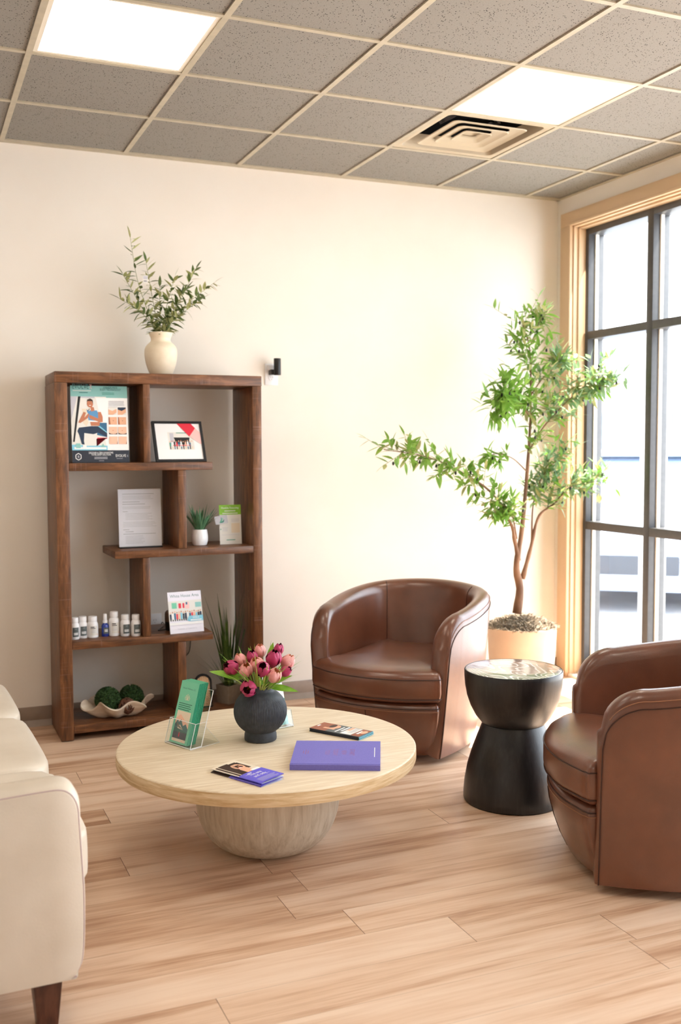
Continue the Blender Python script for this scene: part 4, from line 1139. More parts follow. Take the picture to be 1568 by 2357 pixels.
# white document in a stand
y0 = -.235; p0 = at(275, 1261, Y=y0); p1 = at(373, 1261, Y=y0); DW = p1.x - p0.x; v = leanv(4); o = Vector((p0.x, y0, Z2 + .004))
t = thing('document_stand', 'white printed document in a clear stand with black foot on the middle shelf', 'sign holder', o)
MB('black').box((p0.x, y0 - .02, Z2 + .0003), (p1.x, y0 + .05, Z2 + .006), bev=.001).build('foot', t)
m = MB('lilacw'); DH = .292; slab(m, o + UP * .003, X, v, DW, DH, .003, 'lilacw'); C = Card(m, o + UP * .003, X, v)
yy = DH * .915
for n_l, ind, ln in ((1, .10, .78), (3, .10, .80), (0, 0, 0), (1, .10, .42), (1, .10, .55), (0, 0, 0), (2, .10, .75), (0, 0, 0), (1, .10, .12), (5, .16, .65), (0, 0, 0), (4, .10, .80), (0, 0, 0), (1, .10, .15), (1, .15, .2), (1, .10, .80), (6, .15, .45)):
    if n_l == 0: yy -= .004; continue
    C.lines(DW * ind, DW * (ind + ln), yy, .0072, n_l, .0022, 'lgrey' if n_l > 1 else 'grey', .2, n_l + 3); yy -= .0072 * n_l + .004
m.build('document', t)
m = MB('acrylic'); slab(m, o + UP * .001 + Vector((0, -.004, 0)), X, v, DW + .004, DH + .006, .0015, 'acrylic'); m.build('clear_cover', t)

# little succulent in white pot
P = at(460, 1255, Z=Z2); P = Vector((P.x, -.245, Z2 + .0005)); P.x = at(460, 1250, Y=-.245).x
t = thing('potted_succulent', 'spiky green succulent in a small white dimpled pot on the middle shelf', 'potted plant', P)
def dim(r, z, a): return r - .0016 * (math.sin(14 * a + (8 if int(z / .010) % 2 else 0) * .393) > .2) * (.008 < z - P.z < .078)
m = MB('whiteplas'); m.lathe([(r, z + P.z) for r, z in ((.030, 0), (.036, .003), (.0405, .015), (.043, .03), (.0435, .042), (.0425, .056), (.040, .07), (.0375, .083), (.035, .084), (.034, .07))], (P.x, P.y, 0), n=56, rf=dim); m.build('pot', t)
m = MB('succ')
for k in range(46):
    a = rnd.uniform(0, 2 * PI); s_ = rnd.uniform(.02, .75) ** 1
    leaf(m, P + Vector((math.cos(a) * .016, math.sin(a) * .016, .070)), Vector((math.cos(a) * s_, math.sin(a) * s_, 1)), rnd.uniform(.09, .155), rnd.uniform(.010, .016), 'succ', curl=.12 * s_, fold=.3, n=5)
for k in range(10):
    a = rnd.uniform(-.9, .9); leaf(m, P + Vector((.01, 0, .075)), Vector((math.cos(a) * .8, math.sin(a) * .6, .9)), rnd.uniform(.10, .17), .004, 'grass_d', curl=.3, n=6)
m.build('leaves', t, sharp=0)

# lime topped leaflet with a small card
y0 = -.262; p0 = at(507, 1253, Y=y0); p1 = at(557, 1253, Y=y0); LW = p1.x - p0.x; LH = .208; v = leanv(5); o = Vector((p0.x, y0, Z2 + .001))
t = thing('leaflet', 'white leaflet with lime green top standing at the right of the middle shelf', 'leaflet', o)
m = MB('offwhite'); slab(m, o, X, v, LW, LH, .003, 'offwhite'); C = Card(m, o, X, v)
C.rect(0, LH * .75, LW, LH, 'lime'); C.text('Flexible Financing', LW * .5, LH * .90, .014, 'white', 'c', width=LW * .8); C.lines(LW * .25, LW * .75, LH * .835, .01, 1, .004, 'offwhite', 0); C.lines(LW * .15, LW * .85, LH * .775, .01, 1, .004, 'offwhite', 0)
C.rect(LW * .54, LH * .29, LW * .93, LH * .53, 'beigep'); C.lines(LW * .12, LW * .45, LH * .42, .006, 4, .002, 'lgrey', .3, 5); C.lines(LW * .55, LW * .92, LH * .63, .006, 3, .002, 'lgrey', .3, 4); C.lines(LW * .08, LW * .9, LH * .235, .01, 1, .0015, 'lgrey', 0)
C.poly([(LW * .03, LH * .40), (LW * .09, LH * .385), (LW * .03, LH * .365)], 'tealp'); C.lines(LW * .3, LW * .7, LH * .10, .01, 1, .004, 'tealp', 0)
m.build('printed_sheet', t)
m = MB('lgrey'); uu = Vector((.96, 0, .14)).normalized(); vv = (v - uu * v.dot(uu)).normalized(); oc = o + X * (-.022) + v * .104 - Vector((0, .006, 0))
slab(m, oc, uu, vv, .068, .044, .001, 'lgrey'); C = Card(m, oc, uu, vv); C.rect(.002, .002, .066, .042, 'lgrey')
for k, (ex, ey) in enumerate(((.048, .012), (.050, .020), (.044, .030), (.036, .034))): C.stroke([(.024, .008), ((.024 + ex) / 2 + .004, ey * .6), (ex, ey)], .004, ('tealp', 'aqua_d', 'green', 'tealp')[k])
m.build('card', t)

# bottles
def bottle(px, py, r, h, capw, lab, label, kind='white'):
    q = at(px, py, Z=Z3); c = Vector((q.x, q.y + r, Z3 + .0004)); c.x = at(px, py, Y=c.y - r).x
    t = thing('pill_bottle' if kind == 'white' else 'spray_bottle', label, 'bottle', c, group='bottles on the lower shelf')
    if kind == 'white':
        m = MB('whiteplas'); sh = h * .68
        m.lathe([(r * .92, 0), (r, .003), (r, sh - .010), (r * .97, sh - .004), (r * .86, sh + .004), (capw * .9, sh + .009), (capw * .9, h * .78)], c, n=36); m.build('bottle', t)
        m = MB('whiteplas'); m.lathe([(capw * .95, h * .775), (capw, h * .785), (capw, h - .003), (capw * .94, h), (0, h)], c, n=36, rf=lambda r_, z, a: r_ + .0005 * math.sin(30 * a) * (h * .79 < z < h - .004)); m.build('cap', t)
    else:
        m = MB('cobalt'); m.lathe([(r * .95, 0), (r, .002), (r, h * .45), (r * .85, h * .53), (r * .55, h * .58), (r * .5, h * .62)], c, n=36); m.build('bottle', t)
        m = MB('whiteplas'); m.lathe([(r * .66, h * .60), (r * .66, h * .70), (r * .52, h * .72), (r * .50, h * .96), (r * .44, h), (0, h)], c, n=28); m.build('spray_cap', t)
    if lab:
        m = MB(lab); a0 = -PI / 2 - .75; N_ = 14; z0, z1 = h * .13, h * .56 if kind == 'white' else h * .40
        aw = (a0 + .15, -PI / 2 + .85)
        def patch(za, zb, aa, ab, mm, k):
            rows = [[Vector((math.cos(aa + (ab - aa) * i / N_) * (r + .0004 * k), math.sin(aa + (ab - aa) * i / N_) * (r + .0004 * k), z)) + c for i in range(N_ + 1)] for z in (za, zb)]
            m.grid(rows, mm)
        patch(z0, z1, *aw, lab, 1)
        if lab == 'grey_lbl':
            for z in (.22, .28): patch(h * z, h * z + .004, aw[0] + .25, aw[1] - .25, 'white', 2)
            patch(h * .48, h * .49, aw[0] + .5, aw[1] - .5, 'lgrey', 2)
        else:
            patch(h * .5, h * .54, aw[0] + .05, aw[1] - .7, 'slate', 2); patch(h * .44, h * .47, aw[0] + .05, aw[1] - .5, 'slate', 2)
            for z in (.25, .3, .36): patch(h * z, h * z + .002, aw[0] + .1, aw[1] - .5, 'lgrey', 2)
            patch(h * .13, h * .24, aw[1] - .5, aw[1], 'slate', 2) if h > .125 else patch(h * .13, h * .18, aw[1] - .2, aw[1], 'peach', 2)
        m.build('label', t)
bottle(174, 1473, .0225, .108, .018, 'grey_lbl', 'first white pill bottle from the left, beside the bookcase side')
bottle(192.5, 1470, .0235, .108, .0195, 'grey_lbl', 'second white pill bottle from the left with a grey label')
bottle(216, 1469, .0265, .106, .0215, 'offwhite', 'third white pill bottle from the left with a pale label')
bottle(244, 1465.5, .018, .113, .01, 'grey_lbl', 'cobalt blue spray bottle with white cap among the white pill bottles', 'spray')
bottle(265.5, 1465, .0268, .122, .020, 'offwhite', 'tallest white pill bottle right of the blue spray bottle')
bottle(291, 1465, .0245, .108, .0195, 'grey_lbl', 'white pill bottle with grey label second from the divider')
bottle(315.5, 1465, .0245, .108, .0195, 'grey_lbl', 'white pill bottle with grey label next to the shelf divider')

# directory booklet, speaker and cable
p0 = at(393, 1461, Z=Z3); p1 = at(470, 1454, Z=Z3); p0.y = -.362; p1.y = -.34; p0.x = at(393, 1460, Y=p0.y).x; p1.x = at(470, 1454, Y=p1.y).x
u = Vector((p1.x - p0.x, p1.y - p0.y, 0)); DW = u.length; u.normalize(); bk = Vector((-u.y, u.x, 0)); v = (UP * math.cos(.21) + bk * math.sin(.21)).normalized(); DH = .212
o = Vector((p0.x, p0.y, Z3 + .001))
m = MB('white'); slab(m, o, u, v, DW, DH, .006, 'white'); C = Card(m, o, u, v)
C.rect(0, 0, DW, DH, 'lilacw'); C.text('White House Area', DW * .5, DH * .865, .022, 'aqua_d', 'c', width=DW * .86)
C.rect(0, DH * .31, DW, DH * .78, 'offwhite'); C.rect(DW * .1, DH * .6, DW * .25, DH * .74, 'green'); C.rect(DW * .3, DH * .6, DW * .38, DH * .72, 'red'); C.rect(DW * .42, DH * .6, DW * .48, DH * .72, 'red'); C.rect(DW * .5, DH * .58, DW * .62, DH * .74, 'pinkp'); C.rect(DW * .8, DH * .6, DW * .98, DH * .72, 'aqua'); C.rect(DW * .52, DH * .68, DW * .57, DH * .74, 'steel')
for k in range(15):
    xx = DW * .02 + k * DW * .064; cc = ('navy', 'sky_p', 'red', 'white', 'slate', 'peach', 'steel')[(k * 3) % 7]
    C.rect(xx, DH * .34, xx + DW * .05, DH * .47 + DH * .01 * (k % 3), cc); C.disc(xx + DW * .025, DH * .50 + DH * .01 * (k % 3), DW * .018, DH * .018, 'skin' if k % 2 else 'skin_l'); C.rect(xx + DW * .01, DH * .30, xx + DW * .04, DH * .34, 'slate')
C.poly([(DW * .52, DH * .30), (DW * .58, DH * .40), (DW, DH * .40), (DW, DH * .27), (DW * .58, DH * .27)], 'sky_p'); C.text('2023', DW * .78, DH * .335, .016, 'white', 'c', width=DW * .2); C.lines(DW * .62, DW * .95, DH * .285, .01, 1, .005, 'white', 0)
C.rect(0, DH * .20, DW, DH * .26, 'white'); C.text('Chamber of Commerce', DW * .5, DH * .085, .011, 'lgrey', 'c', width=DW * .58)
tag(m.build('booklet', sharp=0), 'white booklet with a crowd photo standing on the lower shelf', 'booklet')
q = at(392, 1440, Y=-.25)
t = thing('speaker', 'small taupe and black speaker behind the booklet on the lower shelf', 'speaker', (q.x + .012, -.235, Z3))
c = Vector((q.x + .012, -.235, Z3 + .0005))
m = MB('spk'); m.lathe([(.034, .045), (.036, .05), (.036, .082), (.034, .094), (.026, .102), (0, .105)], c, n=36); m.build('grille', t)
m = MB('blackplas'); m.lathe([(.030, 0), (.034, .003), (.036, .046), (.034, .0465)], c, n=36); m.build('body', t)
m = MB('blackplas'); zc = Z3 + .0035
m.tube(catmull([c + Vector((-.03, .0, .004)), (c.x - .07, -.24, zc), (c.x - .062, -.21, zc), (c.x - .02, -.13, zc), (c.x - .0, -.06, zc), (c.x - .004, -.021, zc), (c.x - .004, -.017, .43), (c.x + .004, -.018, .36), (c.x + .016, -.02, .31), (c.x + .03, -.02, .36), (c.x + .034, -.018, .44)], 60), .0024, n=6)
tag(m.build('power_cable', sharp=0), 'thin black cable running from the speaker and looping below the lower shelf', 'cable')
m2 = MB('blackplas'); q = at(431, 1520, Y=-.02)
m2.tube(catmull([(q.x + .02, -.02, .452), (q.x + .022, -.018, .40), (q.x + .014, -.018, .33), (q.x - .004, -.018, .305), (q.x - .02, -.018, .30)], 24), .0022, n=6); tag(m2.build('power_cable', sharp=0), 'black cable loop hanging right of the lowest divider', 'cable')

# shell bowl with moss balls
q = at(272, 1640, Y=-.27); BC = Vector((q.x, -.255, Z0 + .0006))
def wav(r, z, a):
    k = max(0, min(1, (r - .05) / .11)); return r * (1 + .13 * k * math.sin(6 * a + .6) + .04 * k * math.sin(3 * a))
m = MB('shell'); n = 120
prof = [(.0, .004), (.05, 0), (.075, .003), (.10, .016), (.13, .040), (.150, .062), (.158, .068), (.156, .074), (.145, .066), (.125, .048), (.095, .026), (.06, .014), (0, .012)]
vs = []; 
for r, z in prof:
    for k in range(n):
        a = 2 * PI * k / n; kk = max(0, min(1, (r - .05) / .11)); rr = wav(r, z, a)
        vs.append(BC + Vector((math.cos(a) * rr * 1.08, math.sin(a) * rr * .74, z + .020 * kk * math.sin(6 * a + 2.4) * 1.0 + .006 * kk * math.sin(3 * a + 1))))
fs = [[i * n + k, i * n + (k + 1) % n, (i + 1) * n + (k + 1) % n, (i + 1) * n + k] for i in range(len(prof) - 1) for k in range(n)]
m.add(vs, fs); tag(m.build('bowl', sharp=60), 'wavy edged whitish bowl of decorative balls on the bottom shelf', 'bowl')
def moss_ball(c, r, label):
    t = thing('moss_ball', label, 'decorative ball', c)
    m = MB('boxwood'); m.ball(c, r * .93, seg=24, rg=14); m.build('core', t)
    m = MB('boxwood'); R_ = random.Random(int(c.x * 1e4))
    for k in range(1500):
        z = R_.uniform(-1, 1); a = R_.uniform(0, 2 * PI); d = Vector((math.cos(a) * math.sqrt(1 - z * z), math.sin(a) * math.sqrt(1 - z * z), z))
        p = c + d * r * .91; s_ = (d.orthogonal() * math.cos(k) + d.cross(d.orthogonal()) * math.sin(k)).normalized()
        tip = (d * .8 + s_ * .6).normalized(); w_ = d.cross(tip).normalized() * .0022
        m.add([p - w_, p + w_, p + tip * .011 + w_ * .9, p + tip * .014, p + tip * .011 - w_ * .9], [[0, 1, 2, 3, 4]], None, False)
    o_ = m.build('leaflets', t, sharp=0)
q = at(246, 1613, Y=-.265); moss_ball(Vector((q.x + .004, -.265, q.z + .006)), .061, 'dark green boxwood ball at the left front of the wavy bowl')
q = at(304, 1606, Y=-.20); moss_ball(Vector((q.x - .004, -.20, q.z + .004)), .061, 'dark green boxwood ball at the right rear of the wavy bowl')
q = at(293, 1626, Y=-.318); TC = Vector((q.x, -.318, q.z + .004))
m = MB('twig'); R_ = random.Random(3)
for k in range(26):
    ax = Vector((R_.uniform(-1, 1), R_.uniform(-1, 1), R_.uniform(-1, 1))).normalized(); a_ = ax.orthogonal().normalized(); b_ = ax.cross(a_); rr = .037 * R_.uniform(.9, 1.05)
    m.tube([TC + (a_ * math.cos(q_) + b_ * math.sin(q_)) * rr * (1 + .05 * math.sin(3 * q_ + k)) + ax * .008 * math.sin(2 * q_ + k) for q_ in [2 * PI * j / 20 for j in range(20)]], .0026, n=5, closed=True)
tag(m.build('twig_ball', sharp=0), 'brown woven twig ball between the two green balls in the bowl', 'decorative ball')

# reed grass in a square pot, arched cane panel
q = at(525, 1625, Z=Z0); GX, GY = q.x, -.225
t = thing('potted_grass', 'tall dark reed grass in a square taupe pot on the bottom shelf right', 'potted plant', (GX, GY, Z0))
GX = at(525, 1610, Y=GY).x + .004
m = MB('concrete'); M0 = Matrix.Translation((GX, GY, 0)) @ Matrix.Rotation(math.radians(28), 4, 'Z'); m.M = M0
def sqr(h, z): return [Vector((sx * h, sy * h, z)) for sx, sy in ((-1, -1), (1, -1), (1, 1), (-1, 1))]
m.rings([sqr(.042, Z0 + .0005), sqr(.048, Z0 + .098), sqr(.044, Z0 + .098), sqr(.043, Z0 + .085)]); m.build('pot', t)
m = MB('grass_d'); R_ = random.Random(9); b0 = Vector((GX, GY, Z0 + .085))
for k in range(46):
    a = R_.uniform(0, 2 * PI); s_ = R_.uniform(.0, .28) if k < 30 else R_.uniform(.3, .8)
    d = Vector((math.cos(a) * s_, math.sin(a) * s_ * .35, 1)); Lg = R_.uniform(.26, .50) if k < 30 else R_.uniform(.16, .28)
    leaf(m, b0 + Vector((math.cos(a) * .02, math.sin(a) * .02, 0)), d, Lg, R_.uniform(.012, .019) if k < 30 else .009, 'grass_d', curl=.18 * s_ + .02, n=8)
for px, py in ((484, 1370), (480, 1395), (510, 1385), (572, 1405), (568, 1420), (545, 1360), (590, 1470)):
    tip = at(px, py, Y=GY - .03); leaf(m, b0, tip - b0 + Vector((0, 0, .03)), (tip - b0).length * 1.02, .010, 'grass_d', curl=.08, n=9)
m.build('blades', t, sharp=0)
q0 = at(450, 1635, Z=Z0); q1 = at(489, 1635, Z=Z0); yc = -.30
xa, xb = at(449, 1630, Y=yc).x, at(490, 1630, Y=yc).x; cw = xb - xa; xc = (xa + xb) / 2
zt = at(468, 1553, Y=yc).z; v = leanv(7); o = Vector((xc, yc, Z0 + .001)); Hh = (zt - Z0) / math.cos(math.radians(7))
t = thing('cane_panel', 'small arched black frame filled with woven cane beside the square pot', 'decoration', o)
def archpts(w, h, n=18):
    r = w / 2; P_ = [(-r, .0), (-r, h - r)] + [(-r * math.cos(PI * k / n), h - r + r * math.sin(PI * k / n)) for k in range(1, n)] + [(r, h - r), (r, 0)]
    return P_
m = MB('black'); P_ = [o + X * x + v * (y + .006) for x, y in archpts(cw - .012, Hh - .012)]; m.tube(P_ , .0065, n=8, closed=True); m.build('frame', t)
m = MB('rattan'); nn = X.cross(v)
ip = archpts(cw - .016, Hh - .014)
r_in = (cw - .016) / 2
def inside(x, y): return abs(x) < r_in and (0 < y < Hh - .014 - r_in or (x * x + (y - (Hh - .014 - r_in)) ** 2 < r_in ** 2))
st = .0125; k = -6
for k in range(-6, 7):
    x = k * st; ymax = Hh - .014 - r_in + math.sqrt(max(0, r_in ** 2 - x * x))
    if abs(x) < r_in: m.tube([o + X * x + nn * .001, o + X * x + v * ymax + nn * .001], .0026, n=4)
k = 0
while k * st < Hh - .016:
    y = k * st + .004; w_ = r_in if y < Hh - .014 - r_in else math.sqrt(max(0, r_in ** 2 - (y - (Hh - .014 - r_in)) ** 2)); m.tube([o - X * w_ + v * y, o + X * w_ + v * y], .0026, n=4); k += 1
for sgn in (1, -1):
    for k in range(-30, 40):
        seg = []
        for j in range(60):
            x = -r_in + 2 * r_in * j / 59; y = k * st + sgn * (x) + st * .5
            if inside(x, y): seg.append((x, y))
        if len(seg) > 1: m.tube([o + X * seg[0][0] + v * seg[0][1] - nn * .001 * sgn, o + X * seg[-1][0] + v * seg[-1][1] - nn * .001 * sgn], .0021, n=4)
m.build('cane_weave', t, sharp=0)

# cream vase with olive sprigs on top
q = at(371, 858, Y=-.2); VC = Vector((q.x, -.2, ZT))
t = thing('vase', 'matte cream vase holding olive sprigs on top of the bookcase', 'vase', VC)
pv = [(.048, 0), (.054, .004), (.066, .03), (.077, .065), (.0825, .10), (.083, .125), (.080, .142), (.070, .158), (.056, .170), (.050, .180), (.050, .192), (.056, .206), (.059, .216), (.057, .221), (.053, .219), (.047, .195), (.047, .17), (.06, .14), (.06, .06)]
pv = [(.0, .0)] + [(p.x, p.z) for p in catmull([(r, 0, z) for r, z in pv], 60)]
m = MB('ivory'); m.lathe(pv, VC, n=56, caps=False); m.build('vase_body', t, sharp=0)
def sprig(pts, nl, L, label, R_, ms=('leaf_d', 'leaf_p'), name='olive_sprig', cat='sprig', grp='olive sprigs in the cream vase', start=.25, W_=.27, side_twigs=0, r0=.0022):
    m = MB('stem'); C3 = catmull(pts, 24); m.tube(C3, [r0 * (1 - .6 * i / 23) for i in range(24)], 'stem', n=5)
    lf = MB(ms[0])
    for k in range(nl):
        f = start + (1 - start) * (k + R_.random() * .6) / nl; i = min(22, int(f * 23)); p = C3[i].lerp(C3[i + 1], f * 23 - i) if i < 23 else C3[23]
        tg = (C3[min(23, i + 1)] - C3[i]).normalized(); a = R_.uniform(0, 2 * PI); s_ = tg.orthogonal().normalized(); s_ = s_ * math.cos(a) + tg.cross(s_) * math.sin(a)
        d = (tg * R_.uniform(.25, .8) + s_).normalized()
        leaf(lf, p, d, L * R_.uniform(.7, 1.15), L * W_ * R_.uniform(.8, 1.2), R_.choice(ms), curl=R_.uniform(-.1, .4), up=Vector((R_.uniform(-.5, .5), R_.uniform(-.5, .5), 1)).normalized(), fold=.12, n=4)
    leaf(lf, C3[-1], (C3[-1] - C3[-2]), L, L * W_, R_.choice(ms), curl=.1, n=4)
    return m, lf
R_ = random.Random(21); top = VC + Vector((0, 0, .20))
sp_list = [((300, 548), (318, 650), 'tallest olive sprig rising at the far left of the cream vase', 13, .32),
           ((336, 602), (350, 680), 'second tallest olive sprig left of centre in the cream vase', 17, .30),
           ((276, 688), (320, 715), 'short olive sprig reaching low to the left of the cream vase', 15, .3),
           ((283, 632), (322, 700), 'olive sprig leaning left beneath the tallest one', 20, .3),
           ((402, 640), (385, 700), 'upright olive sprig in the middle of the cream vase', 18, .25),
           ((368, 660), (368, 705), 'short dense olive sprig at the centre of the cream vase', 20, .2),
           ((452, 618), (415, 690), 'olive sprig rising right of centre with upturned tips', 18, .3),
           ((494, 650), (425, 705), 'longest olive sprig stretching to the right', 22, .3),
           ((462, 690), (415, 725), 'lower olive sprig bending right over the vase rim', 16, .3),
           ((430, 665), (400, 712), 'bushy olive sprig between the middle and right ones', 18, .25)]
for k, (tip, mid, lb, nl, st_) in enumerate(sp_list):
    yo = -.2 + (-.07, .05, -.04, .06, -.06, -.02, .06, -.03, -.08, .02)[k]
    a = math.radians(36 * k); b0 = top + Vector((math.cos(a) * .02, math.sin(a) * .02, -.10)); T_ = at(*tip, Y=yo); Mi = at(*mid, Y=(-.2 + yo) / 2 - .02)
    b1 = top + Vector(((Mi.x - VC.x) * .25, (Mi.y - VC.y) * .25, .03))
    m, lf = sprig([b0, b1, Mi, T_], int(nl * 2.2), .062, lb, R_, start=st_)
    t = thing('olive_sprig', lb, 'sprig', b0, group='olive sprigs in the cream vase'); m.build('stem', t, sharp=0); lf.build('leaves', t, sharp=0)
q = at(334, 643, Y=-.25)
m = MB('white'); slab(m, q + Vector((-.012, -.004, -.02)), X, UP, .026, .04, .001, 'offwhite'); C = Card(m, q + Vector((-.012, -.004, -.02)), X, UP); C.rect(.002, .02, .024, .036, 'lgrey'); C.rect(.004, .008, .02, .014, 'grey')
m.tube([q + Vector((0, -.003, .02)), q + Vector((.004, .01, .035))], .0006, 'white', n=4)
tag(m.build('price_tag', sharp=0), 'tiny pale tag hanging among the left olive sprigs', 'tag')

# wall outlets
def outlet(c, label, w=.075, h=.118):
    t = thing('wall_outlet', label, 'outlet', c)
    MB('whiteplas').box((c.x - w / 2, -.007, c.z - h / 2), (c.x + w / 2, 0, c.z + h / 2), bev=.002).build('cover_plate', t)
    for dz in (-.02, .02):
        m = MB('whiteplas'); m.M = Matrix.Translation((c.x, -.007, c.z + dz)) @ Matrix.Rotation(PI / 2, 4, 'X')
        m.lathe([(.0165, 0), (.0165, .002), (.016, .0025), (0, .0025)], n=28); m.build('socket', t, sharp=30)
        m = MB('grey'); 
        for dx in (-.006, .006): m.box((c.x + dx - .001, -.0098, c.z + dz), (c.x + dx + .001, -.0094, c.z + dz + .008))
        m.box((c.x - .0015, -.0098, c.z + dz - .010), (c.x + .0015, -.0094, c.z + dz - .006)); m.build('slot', t)
OC = Vector((at(624, 845, Y=0).x, 0, at(624, 862, Y=0).z)); OC.z = at(624, 886, Y=0).z + .058
outlet(OC, 'white wall outlet right of the bookcase top')
dv = Vector((OC.x + .004, 0, OC.z + .022))
t = thing('plug_in_device', 'black cylinder on a plug fixed to the upper wall outlet', 'plug in device', dv)
MB('whiteplas').box((dv.x - .03, -.03, dv.z + .0), (dv.x + .01, -.0098, dv.z + .028), bev=.003).build('plug', t)
MB('blackplas').box((dv.x - .022, -.055, dv.z - .026), (dv.x + .008, -.0102, dv.z + .002), bev=.002).build('bracket', t)
m = MB('blackplas'); m.lathe([(.0, -.03), (.019, -.03), (.020, -.028), (.020, .06), (.019, .062), (0, .062)], (dv.x + .010, -.066, dv.z), n=28, caps=False); m.build('cylinder', t)
q = at(356, 1437, Y=0); outlet(Vector((q.x, 0, q.z)), 'white wall outlet seen through the lower bookcase bay')

# ================================================================== POTTED OLIVE TREE
PX, PY = -.545, -.47
t = thing('planter', 'round beige planter by the window corner holding the olive tree', 'planter', (PX, PY, 0))
m = MB('pot'); m.lathe([(.155, 0), (.165, .004), (.178, .12), (.190, .25), (.197, .40), (.197, .408), (.192, .41), (.188, .40), (.185, .35)], (PX, PY, 0), n=64); m.build('planter_body', t)
m = MB('moss'); R_ = random.Random(5)
rows = []
for i in range(9):
    f = i / 8; rows.append([Vector((PX + math.cos(2 * PI * k / 40) * .183 * (1 - f), PY + math.sin(2 * PI * k / 40) * .183 * (1 - f), .395 + .055 * math.sin(f * PI / 2) + R_.uniform(-.006, .006))) for k in range(40)])
m.rings(rows, cap0=False)
for k in range(1500):
    rr = .19 * math.sqrt(R_.random()); a = R_.uniform(0, 2 * PI); f = 1 - rr / .19
    p = Vector((PX + rr * math.cos(a), PY + rr * math.sin(a), .395 + .055 * math.sin(f * PI / 2)))
    d = Vector((R_.uniform(-1, 1) + math.cos(a) * .6, R_.uniform(-1, 1) + math.sin(a) * .6, R_.uniform(0, 1.2))).normalized(); s_ = d.orthogonal().normalized() * .003; Lg = R_.uniform(.02, .05)
    c_ = p + d * Lg * .5 + Vector((R_.uniform(-.01, .01), R_.uniform(-.01, .01), .008)); e_ = p + d * Lg
    m.add([p - s_, p + s_, c_ + s_, c_ - s_, e_], [[0, 1, 2, 3], [3, 2, 4]], None, False)
tag(m.build('dried_moss', sharp=0), 'grey brown dried moss covering the top of the beige planter', 'moss', kind='stuff')
TR = lambda px, py, Y: at(px, py, Y=Y)
t = thing('olive_tree', 'artificial olive tree with forked trunk growing from the beige planter', 'tree', (PX - .02, PY, .42))
R_ = random.Random(33)
def limb(pts, r0, r1, name='branch', parent=t):
    C3 = catmull(pts, 30); m = MB('bark'); m.tube(C3, [r1 + (r0 - r1) * (1 - i / 29) ** 1.6 + .0016 * math.sin(i * 1.7) * (r0 > .01) * (1 - i / 29) for i in range(30)], n=10)
    return m.build(name, parent, sharp=0), C3
tr, TC3 = limb([TR(1190, 1412, -.48), TR(1197, 1356, -.48), TR(1189, 1312, -.48), TR(1193, 1272, -.48), TR(1201, 1225, -.47), TR(1212, 1110, -.45), TR(1218, 1025, -.44), TR(1222, 946, -.44), TR(1222, 856, -.44), TR(1219, 800, -.45), TR(1204, 748, -.46)], .027, .0028, 'trunk')
limbs = {}
for key, pts, r0, r1 in (
    ('left', [TR(1194, 1290, -.48), TR(1184, 1238, -.49), TR(1176, 1205, -.50), TR(1132, 1135, -.52), TR(1065, 1088, -.53), TR(985, 1052, -.54), TR(885, 1035, -.55)], .014, .002),
    ('right', [TR(1203, 1332, -.48), TR(1222, 1262, -.46), TR(1240, 1190, -.47), TR(1275, 1160, -.50), TR(1312, 1122, -.54), TR(1375, 1108, -.60)], .015, .002),
    ('right_up', [TR(1217, 1040, -.44), TR(1250, 985, -.48), TR(1300, 930, -.53), TR(1350, 885, -.58), TR(1392, 866, -.62)], .006, .0018),
    ('upper_right', [TR(1222, 910, -.44), TR(1250, 870, -.44), TR(1278, 845, -.43), TR(1290, 830, -.43)], .005, .0016),
    ('front', [TR(1220, 960, -.44), TR(1200, 930, -.50), TR(1170, 895, -.56), TR(1145, 925, -.6)], .005, .0016),
    ('low_left', [TR(1190, 1240, -.48), TR(1180, 1190, -.52), TR(1160, 1165, -.56), TR(1130, 1150, -.58)], .005, .0016),
    ('mid_right', [TR(1224, 1250, -.46), TR(1228, 1160, -.44), TR(1250, 1095, -.42), TR(1290, 1050, -.40)], .006, .0016),
    ('small_left', [TR(1213, 1085, -.45), TR(1180, 1055, -.46), TR(1145, 1045, -.47), TR(1112, 1052, -.48)], .004, .0014),
    ('top_right', [TR(1218, 800, -.45), TR(1235, 760, -.44), TR(1250, 715, -.43)], .003, .0013)):
    limbs[key] = limb(pts, r0, r1)
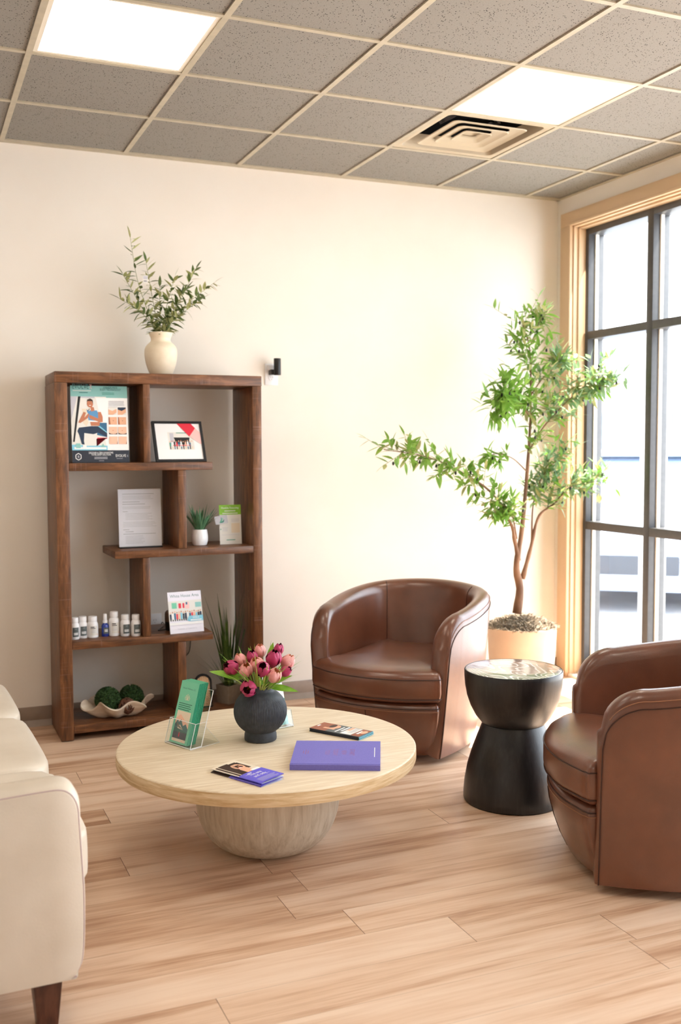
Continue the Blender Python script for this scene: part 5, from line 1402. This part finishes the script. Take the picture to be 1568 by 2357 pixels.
def foliate(parent, C3, i0, i1, nt, tl, ms, nleaf, dirs=None, L=.072, olives=.25):
    lf = MB(ms[0]); ol = MB('olive'); has = False
    for k in range(nt):
        i = R_.randint(i0, i1); p = C3[i]; tg = (C3[min(29, i + 1)] - C3[max(0, i - 1)]).normalized()
        a = R_.uniform(0, 2 * PI); s_ = tg.orthogonal().normalized(); s_ = s_ * math.cos(a) + tg.cross(s_) * math.sin(a)
        d = (tg * .7 + s_ * .8 + Vector((0, 0, .12))).normalized()
        if (p + d * tl).y > -.06 or (p + d * tl).x > (.05 if parent.name in ok_right else -.06): d = Vector((-abs(d.x) if (p + d * tl).x > (.05 if parent.name in ok_right else -.06) else d.x, -abs(d.y) if (p + d * tl).y > -.06 else d.y, d.z))
        ln = tl * R_.uniform(.6, 1.15); q = [p, p + d * ln * .5 + Vector((0, 0, -.004)), p + d * ln + Vector((0, 0, -.018 * R_.random()))]; T3 = catmull(q, 8)
        lf.tube(T3, .0011, 'stem', n=4)
        for j in range(nleaf):
            f = (j + .6) / nleaf; pp = T3[min(7, int(f * 7.9))]; a2 = R_.uniform(0, 2 * PI); s2 = d.orthogonal().normalized(); s2 = s2 * math.cos(a2) + d.cross(s2) * math.sin(a2)
            leaf(lf, pp, (d * .55 + s2).normalized(), L * R_.uniform(.7, 1.2), L * R_.uniform(.24, .33), R_.choice(ms), curl=R_.uniform(-.1, .35), up=Vector((R_.uniform(-.6, .6), R_.uniform(-.6, .6), 1)).normalized(), fold=.12, n=4)
        leaf(lf, T3[-1], d, L, L * .22, R_.choice(ms), curl=.15, n=4)
        if R_.random() < olives: ol.ball(T3[5] + Vector((R_.uniform(-.015, .015), R_.uniform(-.01, .01), -.014)), .0085, seg=8, rg=6, sc=(.8, .8, 1.25)); has = True
    lf.build('leaves', parent, sharp=0)
    if has: ol.build('olives', parent, sharp=0)
g1 = ('leaf', 'leaf', 'leaf', 'leaf_p'); g2 = ('leaf', 'leaf_b', 'leaf_b', 'leaf_p')
ok_right = {limbs['right'][0].name, limbs['right_up'][0].name}
foliate(tr, TC3, 17, 29, 50, .18, g1, 6)
foliate(limbs['left'][0], limbs['left'][1], 10, 29, 46, .11, g1, 6)
foliate(limbs['right'][0], limbs['right'][1], 14, 29, 34, .11, g2, 6)
foliate(limbs['right_up'][0], limbs['right_up'][1], 9, 29, 60, .14, g2, 6)
foliate(limbs['upper_right'][0], limbs['upper_right'][1], 8, 29, 26, .10, g2, 6)
foliate(limbs['front'][0], limbs['front'][1], 6, 29, 40, .12, ('leaf',), 6, L=.085)
foliate(limbs['low_left'][0], limbs['low_left'][1], 6, 29, 26, .11, g1, 6)
foliate(limbs['mid_right'][0], limbs['mid_right'][1], 9, 29, 44, .12, g2, 6)
foliate(limbs['small_left'][0], limbs['small_left'][1], 12, 29, 10, .08, ('leaf',), 5)
foliate(limbs['top_right'][0], limbs['top_right'][1], 8, 29, 14, .08, g1, 5)
